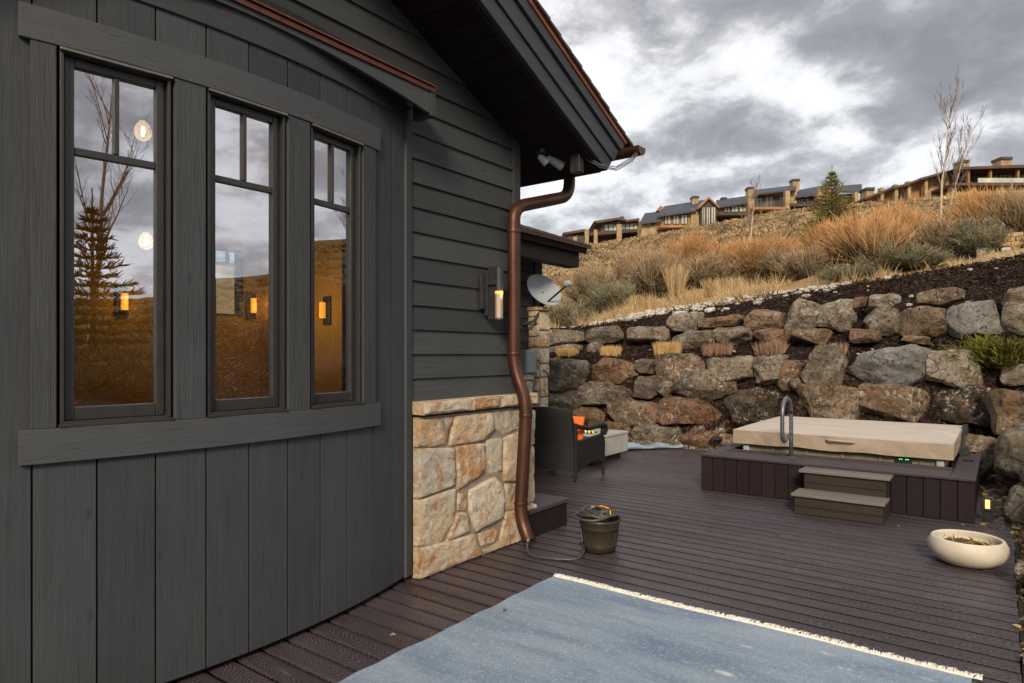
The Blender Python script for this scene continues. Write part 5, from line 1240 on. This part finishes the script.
mb = MB(); mb.tube([(-.36,8.7,.42),(-.36,9.2,.60),(-.36,9.55,.60)], .016, 8); mb.box(-.385,-.33,9.35,9.55,.40,.66); mb.box(-.38,-.30,8.7,8.85,.40,.48); mb.build('lid_lifter', 'darkmetal', r, smooth=True)
mb = MB(); px_ = -1.81
pts = [(px_,7.40,.397),(px_,7.40,.88)]+[(px_, 7.225+.175*math.cos(PI*k/12), .865+.175*math.sin(PI*k/12)) for k in range(13)]+[(px_,7.05,.78)]+[(px_, 7.13-.08*math.cos(PI*.62*k/8), .70-.10*math.sin(PI*.62*k/8)-.0) for k in range(9)]+[(px_,7.385,.645)]
mb.tube(pts, .021, 12); r = thing('grab_rail', 'grey curved tube grab rail standing on the tub platform', 'grab rail', (px_,7.4,.395), world=True); mb.build('rail_tube', 'steel', r, smooth='all')
mb = MB(); mb.lathe([(.04,.396),(.04,.402),(.022,.408)], (px_,7.40,0), 16); mb.build('rail_foot', 'steel', r, smooth=True)
r = thing('tub_step', 'two tread grey brown step unit in front of the hot tub platform', 'step', (-1.2,6.8,0), world=True)
mb = MB(); mb.box(-1.575,-.845,6.56,7.06,.004,.165); mb.box(-1.575,-.845,6.565,6.57,.075,.165); mb.build('lower_riser', 'riser', r, bevel=.004)
mb = MB(); mb.box(-1.555,-.855,6.85,7.062,.166,.345); mb.build('upper_riser', 'riser', r, bevel=.004)
mb = MB(); mb.box(-1.577,-.843,6.552,6.560,.075,.079); mb.box(-1.56,-.84,6.843,6.85,.25,.254); mb.build('riser_groove', 'black', r)
mb = MB(); mb.box(-1.60,-.825,6.53,6.675,.166,.19); mb.box(-1.60,-.825,6.679,6.848,.166,.19); mb.build('lower_tread', 'tread', r, bevel=.004)
mb = MB(); mb.box(-1.60,-.82,6.82,6.94,.346,.37); mb.box(-1.60,-.82,6.944,7.075,.346,.37); mb.build('upper_tread', 'tread', r, bevel=.004)

# ------------------------------------------------------------------ planter, bucket, hose, lights
r = thing('bowl_planter', 'shallow cream concrete bowl planter on the deck edge', 'planter', (-.205,5.74,0)); r.scale = (.90,.90,.92)
mb = MB(); mb.lathe([(.13,.002),(.17,.006),(.215,.03),(.255,.07),(.272,.115),(.268,.155),(.252,.190),(.245,.199),(.236,.203),(.226,.200),(.221,.192),(.228,.16),(.225,.13),(.15,.12),(.02,.12)], (0,0,0), 64); mb.build('bowl', 'bowl', r, smooth='all')
mb = MB(); vs = []; fs = []
for i in range(9):
    for k in range(28): q = .219*i/8; a = 2*PI*k/28; vs.append((q*math.cos(a), q*math.sin(a), .135+.012*noise.noise((q*9*math.cos(a), q*9*math.sin(a), 0))))
for i in range(8):
    for k in range(28): fs.append((i*28+k, i*28+(k+1) % 28, (i+1)*28+(k+1) % 28, (i+1)*28+k))
mb.add(vs, fs); mb.build('soil', 'soil', r, smooth='all')
n = 230; a = RNG.uniform(0,6.28,n); q = .19*np.sqrt(RNG.random(n)); P = np.stack([q*np.cos(a), q*np.sin(a), .142+RNG.uniform(0,.012,n)],1); D = RNG.normal(size=(n,3)); D[:,2] = np.abs(D[:,2])*.3; D /= np.linalg.norm(D,axis=1)[:,None]
V, F, T, Hh = blades(P, D, RNG.uniform(.02,.05,n), .009, .4); mesh_np('dead_leaves', V, F, 'leaf', r, tint=T, kind='stuff')
BX, BY = -2.47, 4.43
r = thing('bucket', 'dark olive plastic planter bucket beside the downspout holding the hose coil', 'bucket', (BX,BY,0))
mb = MB(); mb.lathe([(.105,.003),(.118,.008),(.128,.045),(.131,.050),(.130,.056),(.142,.175),(.147,.178),(.147,.186),(.150,.215),(.165,.236),(.168,.250),(.160,.252),(.145,.225),(.125,.06),(.02,.05)], (0,0,0), 40); mb.build('bucket_body', 'bucket', r, smooth='all')
mb = MB()
for k in range(12):
    a = 2*PI*k/12
    for sg in (-1,1):
        a1, a2 = a+sg*.22, a; mb.tube([(.134*math.cos(a1),.134*math.sin(a1),.075),(.1415*math.cos(a2),.1415*math.sin(a2),.165)], .0022, 5)
mb.build('relief_pattern', 'bucket', r)
r = thing('garden_hose', 'grey green garden hose coiled on the bucket with yellow fittings', 'hose', (BX,BY,.25), world=True)
mb = MB(); rr = random.Random(4)
pts = []
for k in range(6*26):
    a = 2*PI*k/26+.6; lv = k/26; R0 = .148+.024*math.sin(lv*2.1)-.011*lv; ex = -.034*math.sin(lv*1.7); pts.append((BX-.015+ex+R0*math.cos(a), BY+.5*ex+R0*.95*math.sin(a), .262+.008*lv+.012*math.sin(a*1.0+lv*1.3)+.006*math.cos(a*3)))
mb.tube(pts, .0100, 7); pts = [(BX+.09*math.cos(k*.3)*1.1, BY+.07*math.sin(k*.3), .275+.0015*k+.01*math.sin(k*.8)) for k in range(22)]; mb.tube(pts, .0115, 7)
mb.tube(bez([(BX-.11,BY-.10,.06),(BX-.03,BY-.17,.045),(BX+.02,BY-.33,.013),(BX-.14,BY-.42,.011),(BX-.33,BY-.46,.011),(BX-.42,BY-.37,.03),(BX-.425,BY-.35,.075)], .08, 6), .0095, 8)
mb.build('hose_coil', 'hose', r, smooth='all')
mb = MB(); mb.tube([(BX-.425,BY-.35,.06),(BX-.42,BY-.35,.10)], .014, 10); mb.build('connector', 'steel', r, smooth='all')
mb = MB(); mb.tube([(BX-.05,BY-.02,.292),(BX+.035,BY-.045,.300)], [.016,.020], 10); mb.build('nozzle', 'black', r, smooth='all')
mb = MB(); mb.tube([(BX+.035,BY-.045,.300),(BX+.055,BY-.05,.302)], [.019,.015], 10); mb.tube(bez([(BX+.06,BY+.03,.315),(BX+.09,BY+.0,.325),(BX+.12,BY-.05,.30)],.03,4), .005, 6)
mb.tube([(BX-.12+.013*k, BY+.085+.03*math.sin(k*.25), .298+.004*math.sin(k)) for k in range(16)], .007, 6); mb.tube(bez([(BX-.09,BY+.02,.312),(BX-.03,BY+.08,.322),(BX+.05,BY+.06,.315)],.04,5), .006, 6); mb.build('yellow_fitting', 'yellow', r, smooth='all')
mb = MB(); mb.tube([(-.107,7.25,-.05),(-.107,7.25,-.01)], .02, 8); r = thing('bollard_light', 'small dark bollard light with a lit window in the gravel by the platform corner', 'garden light', (-.107,7.25,0), world=True); mb.build('spike', 'darkmetal', r)
mb = MB(); mb.box(-.142,-.072,7.23,7.29,-.02,.10); mb.build('post', 'darkmetal', r, bevel=.004)
mb = MB(); mb.prism([(-.155,.10),(-.059,.10),(-.059,.215),(-.075,.228),(-.139,.228),(-.155,.215)], lambda p, q, w_: (p, w_, q), 7.215, 7.295); mb.build('lamp_head', 'darkmetal', r, bevel=.004)
mb = MB(); mb.box(-.128,-.092,7.209,7.2145,.125,.205); mb.build('lamp_window', 'bollglow', r, bevel=.002)
r = thing('path_light', 'dark mushroom shaped path light at the left rear corner of the tub platform', 'garden light', (-3.56,10.06,0), world=True)
mb = MB(); mb.tube([(-3.56,10.06,-.04),(-3.56,10.06,.20)], .010, 8); mb.build('stem', 'darkmetal', r, smooth=True)
mb = MB(); mb.lathe([(.10,.185),(.10,.192),(.06,.215),(.015,.235),(.002,.237)], (-3.56,10.06,0), 20); mb.build('lamp_shade', 'darkmetal', r, smooth=True)

# ------------------------------------------------------------------ fire pit and wicker chair
r = thing('fire_pit', 'rectangular pale concrete fire table with small flames', 'fire pit', (-5.0,8.2,0), world=True)
fx0, fx1, fy0, fy1 = -5.72, -4.36, 7.74, 8.66
mb = MB(); vs = []
mb.box(fx0,fx1,fy0,fy1,.095,.345); mb.build('body', 'conc', r, bevel=.012)
mb = MB(); mb.box(fx0-.006,fx1+.006,fy0-.006,8.02,.347,.385); mb.box(fx0-.006,fx1+.006,8.38,fy1+.006,.347,.385); mb.box(fx0-.006,-5.45,8.02,8.38,.347,.385); mb.box(-4.62,fx1+.006,8.02,8.38,.347,.385); mb.build('top_slab', 'conc', r, bevel=.008)
mb = MB(); mb.box(fx0+.08,fx1-.08,fy0+.08,fy1-.08,.002,.094); mb.build('plinth', 'riser', r)
mb = MB(); mb.box(-5.449,-4.621,8.021,8.379,.348,.362); mb.build('burner_tray', 'black', r)
n = 300; P = np.stack([RNG.uniform(-5.42,-4.65,n), RNG.uniform(8.04,8.36,n), np.full(n,.362)],1)
parts = []
for k in range(160):
    d = random.uniform(.012,.024); Q, Fc = rock_mesh(8000+k, d*1.3, d, d, n=2, flats=3, rough=.003); parts.append((Q+P[k]+np.array([0,0,d*.35])-np.array(ORG[r.name]), Fc, np.zeros(len(Q)), np.zeros(len(Q))))
V, F, T, Hh = cat(parts); mesh_np('fire_glass', V, F, 'black', r, kind='stuff')
for k in range(13):
    x = -5.38+.058*k+random.uniform(-.01,.01); h = random.uniform(.03,.07); m = MB(); m.tube([(x,8.2,.366),(x+.004,8.2+random.uniform(-.01,.01),.366+h*.35),(x-.003,8.2,.366+h*.7),(x+.002,8.2,.366+h)], [.009,.013,.007,.001], 7); m.build('flame', 'flame', r, smooth='all')
CH = thing('wicker_armchair', 'black woven wicker armchair seen from behind facing the fire pit', 'armchair', (-4.40,6.96,0), math.radians(-2))
def panel(mb, rows, th):
    """rows of (z, x_half_left, x_half_right, y) -> curved shell of thickness th"""
    n = 12; vs = []; fs = []
    for (z, xl, xr, y, bow) in rows:
        for k in range(n+1):
            t_ = k/n; x = xl+(xr-xl)*t_; yy = y-bow*(1-(2*t_-1)**2); vs.append((x, yy, z+(.03*(1-(2*t_-1)**2) if z > .8 else 0)))
    m = len(rows)*(n+1); vs += [(x, y+th, z) for (x, y, z) in vs]
    for i in range(len(rows)-1):
        for k in range(n): a = i*(n+1)+k; fs.append((a, a+1, a+n+2, a+n+1)); fs.append((m+a, m+a+n+1, m+a+n+2, m+a+1))
    R_ = len(rows)-1
    for k in range(n): fs.append((k, m+k, m+k+1, k+1)); a = R_*(n+1)+k; fs.append((a, a+1, m+a+1, m+a))
    for i in range(R_): a = i*(n+1); fs.append((a, a+n+1, m+a+n+1, m+a)); a += n; fs.append((a, m+a, m+a+n+1, a+n+1))
    mb.add(vs, fs)
mb = MB(); panel(mb, [(.40,-.36,.36,-.27,.03),(.55,-.355,.355,-.29,.04),(.70,-.345,.345,-.32,.045),(.80,-.335,.335,-.345,.045),(.835,-.31,.31,-.352,.045)], .055); mb.build('backrest', 'wicker', CH, smooth=True, bevel=.01)
mb = MB(); panel(mb, [(.115,-.385,.385,-.285,.03),(.26,-.38,.38,-.285,.03),(.41,-.365,.365,-.272,.03)], .03); mb.build('rear_apron', 'wicker', CH, smooth=True)
for sg in (-1,1):
    x = .375*sg
    mb = MB(); prof = [(-.27,.10),(-.12,.15),(.05,.185),(.20,.185),(.33,.14),(.35,.17),(.36,.40),(.34,.47),(.30,.51),(-.28,.47)]
    mb.prism(prof, lambda p, q, w_: (w_, p, q), x-.022, x+.022); mb.build('side_panel', 'wicker', CH, bevel=.008)
    mb = MB(); mb.tube([(x,-.30,.66),(x,-.22,.635),(x,.0,.60),(x+.01*sg,.20,.615),(x+.012*sg,.31,.625),(x+.012*sg,.375,.60),(x+.012*sg,.395,.55),(x+.012*sg,.365,.505),(x+.012*sg,.31,.505),(x+.012*sg,.295,.54),(x+.012*sg,.325,.56)], [.026,.028,.030,.032,.033,.030,.027,.024,.02,.016,.012], 10); mb.tube([(x,-.29,.44),(x,-.29,.68)], .024, 8); mb.tube([(x,.30,.47),(x,.315,.60)], .018, 8)
    mb.build('armrest', 'wicker', CH, smooth=True)
    for yy, z1 in ((-.275,.45),(.33,.30)):
        mb = MB(); mb.tube([(x,yy+(-.035 if yy < 0 else .01),.002),(x,yy-(.01 if yy < 0 else 0),.12),(x,yy,z1)], [.017,.021,.024], 8); mb.build('leg', 'wicker', CH, smooth=True)
mb = MB(); mb.box(-.35,.35,-.25,.33,.27,.34); mb.build('seat', 'wicker', CH, bevel=.01); mb = MB(); mb.box(-.34,.34,-.22,.34,.342,.455); mb.build('seat_cushion', 'seatfab', CH, bevel=.035, seg=4)
mb = MB(); vs = []; fs = []; n = 16
for sd2 in (1,-1):
    for i in range(n+1):
        for j in range(n+1):
            u, v_ = 2*i/n-1, 2*j/n-1; pinch = 1-.09*(1-abs(v_)**2)*abs(u)**3-.0; pin2 = 1-.09*(1-abs(u)**2)*abs(v_)**3
            vs.append((u*.21*pinch, sd2*.075*((1-u**4)*(1-v_**4))**.6, v_*.21*pin2))
m = (n+1)**2
for i in range(n):
    for j in range(n): a = i*(n+1)+j; fs.append((a, a+1, a+n+2, a+n+1)); fs.append((m+a, m+a+n+1, m+a+n+2, m+a+1))
mb.add(vs, fs); o = mb.build('cushion', 'orange', smooth='all', weld=True, label='bright orange throw cushion leaning inside the wicker armchair', cat='cushion'); o.scale = (.78,.9,.86); o.location = (-4.20,6.85,.59); o.rotation_euler = (math.radians(-16), math.radians(10), math.radians(52))
# fallen leaves
for k, (x, y, lab) in enumerate([(-2.62,2.42,'small rust coloured leaf on the deck beside the bowed wall'),(-2.30,3.0,'tiny red leaf on the rug near its left edge'),(-2.50,6.95,'pale orange leaf at the foot of the platform near its left corner'),(-.72,6.62,'orange leaf on the deck right of the steps'),(-.30,6.98,'small pale leaf on the deck between the steps and the bollard light')]):
    m = MB(); a = k*1.3; m.add([(0,0,0),(.022*math.cos(a),.022*math.sin(a),.006),(.036*math.cos(a+.5),.036*math.sin(a+.5),.003),(.02*math.cos(a+1.1),.02*math.sin(a+1.1),.008),(.0,.0,-.0015),(.022*math.cos(a),.022*math.sin(a),.0045),(.036*math.cos(a+.5),.036*math.sin(a+.5),.0015),(.02*math.cos(a+1.1),.02*math.sin(a+1.1),.0065)], [(0,1,2,3),(7,6,5,4),(0,4,5,1),(1,5,6,2),(2,6,7,3),(3,7,4,0)])
    o = m.build('fallen_leaf', 'leaf', label=lab, cat='leaf', group='fallen leaves'); o.location = (x, y, .003 if k != 1 else .022)

# ------------------------------------------------------------------ houses on the ridge
M_['hstone'] = simple('golden_house_stone', (.36,.26,.145), .9, .4, 1.5, bump=.6, bd=.1)
M_['hwood'] = simple('amber_house_wood', (.33,.18,.08), .8, .25, 1.2)
M_['hdark'] = simple('dark_house_trim', (.055,.042,.035), .7, .3, 1.5)
M_['hroof'] = simple('blue_grey_metal_roof', (.040,.045,.060), .6, .12, .6)
M_['hbrown'] = simple('brown_flat_roof', (.085,.050,.036), .7, .2, 1)
t = NT('far_window_glass'); M_['hglass'] = t.fin(t.ramp(t.noise(t.coord((1,1,1)), .5, 3), [(.35,(.30,.34,.28)),(.65,(.58,.60,.46))]), .12, spec=.8)
t = NT('dark_far_window_glass'); M_['hglass2'] = t.fin(t.ramp(t.noise(t.coord((1,1,1)), .5, 3), [(.3,(.05,.06,.07)),(.7,(.16,.18,.19))]), .1, spec=.8)
class HB:
    """a far house: pixel-free local metres, X to the right, Y away, Z up, origin at its left foot"""
    def __init__(s, d, px0, py0, name, lab, rz=0):
        s.d = d; s.px0 = px0; s.py0 = py0; x, y = pd(px0, d); s.z0 = 1.5+(354-py0)*d/FPX
        s.r = thing(name, lab, 'house', (x, y, s.z0), CAMYAW)
    def P(s, px, py, dy=0.):
        k = (s.d+dy)/s.d; X = ((px-512)*k-(s.px0-512))*s.d/FPX; Z = (354-py)*s.d*k/FPX+1.5-s.z0; return X, Z
    def box(s, nm, mat, a, b, c, e, y0, y1, parent=None):
        m = MB(); x0, z1 = s.P(a, c, y0); x1, z0 = s.P(b, e, y0); m.box(x0, x1, y0, y1, z0, z1); return m.build(nm, mat, parent or s.r)
    def poly(s, nm, mat, pts, y0, y1, parent=None):
        m = MB(); q = [s.P(a, b, y0) for a, b in pts]; m.prism(q, lambda p, z, w_: (p, w_, z), y0, y1); return m.build(nm, mat, parent or s.r)
    def slope(s, nm, mat, e0, e1, r1, r0, ye, yr, th=.25):
        """roof plane from the eave e0-e1 at depth ye up to the ridge r0-r1 at depth yr"""
        m = MB(); A = [(*s.P(*e0, ye), ye), (*s.P(*e1, ye), ye), (*s.P(*r1, yr), yr), (*s.P(*r0, yr), yr)]
        V_ = [(x, y, z) for (x, z, y) in A]; V_ += [(x, y, z-th) for (x, y, z) in V_]
        m.add(V_, [(0,1,2,3),(7,6,5,4),(0,4,5,1),(1,5,6,2),(2,6,7,3),(3,7,4,0)]); return m.build(nm, mat, s.r)
    def win(s, a, b, c, e, y, n=2, mat='hglass'):
        f = MB(); x0, z1 = s.P(a, c, y); x1, z0 = s.P(b, e, y); w_ = .09
        for q in range(n+1): X = x0+(x1-x0)*q/n; f.box(X-w_/2, X+w_/2, y-.08, y+.05, z0, z1)
        for zz1 in (z0, z1-w_): f.box(x0+w_/2, x1-w_/2, y-.07, y+.04, zz1, zz1+w_)
        o = f.build('window', 'hdark', s.r); g = MB(); g.box(x0, x1, y, y+.03, z0, z1); g.build('pane', mat, o); return o
# left: low modern pavilions
h = HB(97, 566, 242, 'hillside_house', 'leftmost low modern house with flat brown roofs and stone piers on the slope')
h.poly('roof', 'hbrown', [(563,232.5),(584,229),(590,230),(590,231.8),(584,231.6),(566,234.2)], -1.5, 7)
h.box('wall', 'hwood', 568, 590, 232.5, 244, 0, 6); h.win(568.6, 579, 234, 242, -.06, 3)
h.poly('roof', 'hbrown', [(594,221),(618,217.4),(626,219),(626,220.8),(617,219.7),(597,223.2)], -1.5, 7); h.box('wall', 'hwood', 602, 619, 219.8, 236, 0, 6); h.win(604, 617.5, 223.8, 231, -.06, 3)
h.poly('roof', 'hbrown', [(617,221.6),(639.5,218),(639.5,220.2),(617,223.2)], -1.0, 7); h.box('wall', 'hwood', 619.2, 641, 221, 236, .2, 6); h.win(621.5, 637.5, 222.6, 229.8, .1, 4)
h.poly('deck', 'hdark', [(586,232.8),(641,228.4),(641,231.4),(586,235.8)], -3.2, 0)
h.box('lower_wall', 'hdark', 568, 641, 236, 252, -1.0, -.3)
for a, b, c, e in ((585,588.8,230.2,252),(594,597.6,229.6,251),(617,621.8,224,248),(573.5,577,236.8,252)): h.box('stone_pier', 'hstone', a, b, c, e, -3.6, -3.0)
h.box('chimney', 'hdark', 620, 624, 216.4, 219, 2, 3)
# middle: long gabled house
h = HB(90, 640, 238, 'hillside_house', 'long middle house with blue grey gabled roofs chimneys and a glazed gable')
h.slope('roof', 'hroof', (639.5,222.6), (661.5,219.6), (661,211.4), (645,213), -.8, 3.5); h.poly('stone_wing', 'hstone', [(641.5,223.2),(661,220.4),(661,246),(641.5,248)], 0, 3)
for a in (643,651.5): h.win(a, a+2.4, 221.6, 225, -.05, 1, 'hglass2')
h.slope('roof', 'hroof', (656.5,215.4), (696,209.8), (706,199.5), (664,206.2), -.9, 5); h.poly('wall', 'hwood', [(660.5,216.2),(698,210.8),(698,232),(660.5,236)], 0, 4)
for a, b in ((664.5,670.8),(673,679),(681,687.4)): h.win(a, b, 214.6, 224.4, -.06, 2)
h.box('balcony', 'hwood', 660.5, 689, 224.8, 227.4, -2.4, -.05); h.box('lower_wall', 'hdark', 662, 689, 227.5, 233, -.3, -.04); h.box('stone_pier', 'hstone', 687, 691, 224, 231, -2.4, -1.7); h.box('stone_wall', 'hstone', 691.2, 700, 209, 230, -.4, 2)
h.poly('dormer', 'hwood', [(657,210.5),(661,205.2),(664.5,208.5),(663.5,211.5)], 3, 4.5)
for a, b, c, e, w_ in ((692.6,698.6,198.2,208,3),(748.3,753.8,189,220,-.9),(793,799.4,181.2,192,4)):
    ch = h.box('chimney', 'hstone', a, b, c, e, w_, w_+1.1); m = MB(); x0, z1 = h.P(a-.4, c-2.2, w_); x1, z0 = h.P(b+.4, c, w_); m.box(x0, x1, w_-.1, w_+1.2, z0, z1); m.build('chimney_cap', 'hdark', ch)
h.poly('gable_wall', 'hdark', [(700.6,206),(708.6,198.3),(717.4,206),(717.4,228),(700.6,228)], -1.2, 6)
m = MB()
for (a, b) in (((699,206.6),(708.6,196.8)),((718.8,206.6),(708.6,196.8))):
    (x0, z0), (x1, z1) = h.P(*a,-1.5), h.P(*b,-1.5); m.prism([(x0,z0),(x1,z1),(x1,z1-.28),(x0,z0-.28)], lambda p, q, w_: (p, w_, q), -1.7, 6)
m.build('gable_trim', 'hwood', h.r)
for a, b in ((702,705.4),(706.2,710.2),(711,715.6)): h.win(a, b, 206.4, 225.5, -1.28, 2)
h.slope('roof', 'hroof', (718,206.4), (750,201.4), (749,195.4), (716,200.2), -.6, 4.5); h.poly('wall', 'hwood', [(717.6,207.6),(749,202.8),(749,230),(717.6,232)], .2, 4); h.box('chimney', 'hdark', 722, 727, 197, 201, 4, 5)
for a, b in ((724,730),(731.4,738),(739.4,746)): h.win(a, b, 205.4, 212.2, .12, 2)
h.box('balcony', 'hdark', 719, 749, 212.4, 215, -2.6, .1); h.box('lower_wall', 'hdark', 720, 749, 215.2, 224, -.4, .1); h.win(728, 742, 217.5, 222.5, -.5, 4, 'hglass2')
h.slope('roof', 'hroof', (753,193.8), (796,188.2), (795.5,185), (753,190), -1.4, 6); h.poly('wall', 'hwood', [(754,195.2),(796,189.8),(796,222),(754,224)], 0, 4)
for a, b in ((755.3,763),(765,773.2),(774.8,783.6)): h.win(a, b, 196, 207.4, -.06, 2, 'hglass2')
h.box('balcony', 'hwood', 753.5, 787, 206.8, 209.2, -2.6, -.05); h.box('lower_wall', 'hdark', 756, 787, 209.4, 218, -.4, -.04); h.win(759, 782, 211, 216, -.5, 6, 'hglass2'); h.box('stone_pier', 'hstone', 785.5, 790, 190.5, 215, -2.2, -1.4); h.box('stone_wall', 'hstone', 790.2, 797, 192, 215, -.3, 1)
h.slope('roof', 'hroof', (795.5,196.2), (826,192), (826,184.8), (799,190), -.8, 4.5); h.slope('roof', 'hroof', (838,190.8), (862.4,191.8), (861.6,184), (842,185.6), -.8, 4.5); h.poly('wall', 'hwood', [(797,197.4),(855,193.2),(855,216),(797,218)], .2, 4)
h.poly('gable_wall', 'hwood', [(817,195),(827,184.5),(838,194),(838,214),(817,214)], -1.0, 4)
for a, b in ((798,803.4),(806,812),(814,819.6)): h.win(a, b, 197, 203, .12, 2, 'hglass2')
h.box('balcony', 'hdark', 790, 850, 203.2, 206.2, -2.4, .1); h.box('stone_pier', 'hstone', 855, 858.5, 192, 208, -1.6, -.8); h.box('lower_wall', 'hdark', 792, 850, 206.4, 214, -.3, .1)
# right: long modern house with deep eaves
h = HB(84, 868, 202, 'hillside_house', 'right hand long house with deep brown flat eaves and a glass railed deck')
top = [(866,197.5),(893,186.6),(905,184.4),(921,178),(943,172),(962,167.5)]
for k in range(5):
    (a, b), (c, e) = top[k], top[k+1]
    h.poly('roof', 'hbrown', [(a-1,b),(c+1,e-.6),(c+1,e+1.6),(a-1,b+2.2)], -1.6-.1*k, 8)
    h.poly('wall', 'hwood' if k % 2 == 0 else 'hstone', [(a,b+2.3),(c,e+1.7),(c,204-k*1.8),(a,208-k*1.8)], 0, 7)
    if k in (1,3): h.win(a+3, a+7, b+4.5, b+12, -.06, 2, 'hglass2')
for a in (881,895,908,925,946): h.box('stone_pier', 'hstone', a, a+3, 187.5-(a-881)*.24, 203-(a-881)*.12, -1.3, -.5)
for a, b, c, e in ((866.5,874.2,190,200),(962.8,968.8,162.4,168),(1001,1012,159.5,166)):
    ch = h.box('chimney', 'hstone', a, b, c, e, 3, 4.6); m = MB(); x0, z1 = h.P(a-.3, c-2.6, 2.9); x1, z0 = h.P(b+.3, c, 2.9); m.box(x0, x1, 2.8, 4.7, z0, z1); m.build('chimney_cap', 'hdark', ch)
h.poly('roof', 'hbrown', [(953,169),(965,166.6),(1065,163.2),(1065,166.4),(965,169.2)], -3.4, 9)
h.box('wall', 'hwood', 953.5, 1064, 169.8, 188, 0, 8); h.win(954.5, 965, 173.4, 182, -.06, 3); h.win(994, 1012, 174.2, 181.6, -.06, 4); h.win(1020, 1040, 174.2, 181.6, -.06, 4); h.win(972, 984, 174, 181.6, -.06, 2, 'hglass2')
for a in (968,990,1017.6,1050): h.box('post', 'hwood', a, a+2, 169.6, 183, -2.9, -2.5)
h.box('deck', 'hbrown', 953, 1064, 182.6, 185.4, -4.2, -.02); h.box('glass_railing', 'hglass', 978, 1064, 178, 182.5, -4.15, -4.1); h.box('lower_wall', 'hdark', 953.5, 1064, 185.6, 196, -.8, -.05)
for a, b in ((952,957),(971.5,977),(1000,1005)): h.box('stone_pier', 'hstone', a, b, 185.6, 198, -3.8, -3.0)
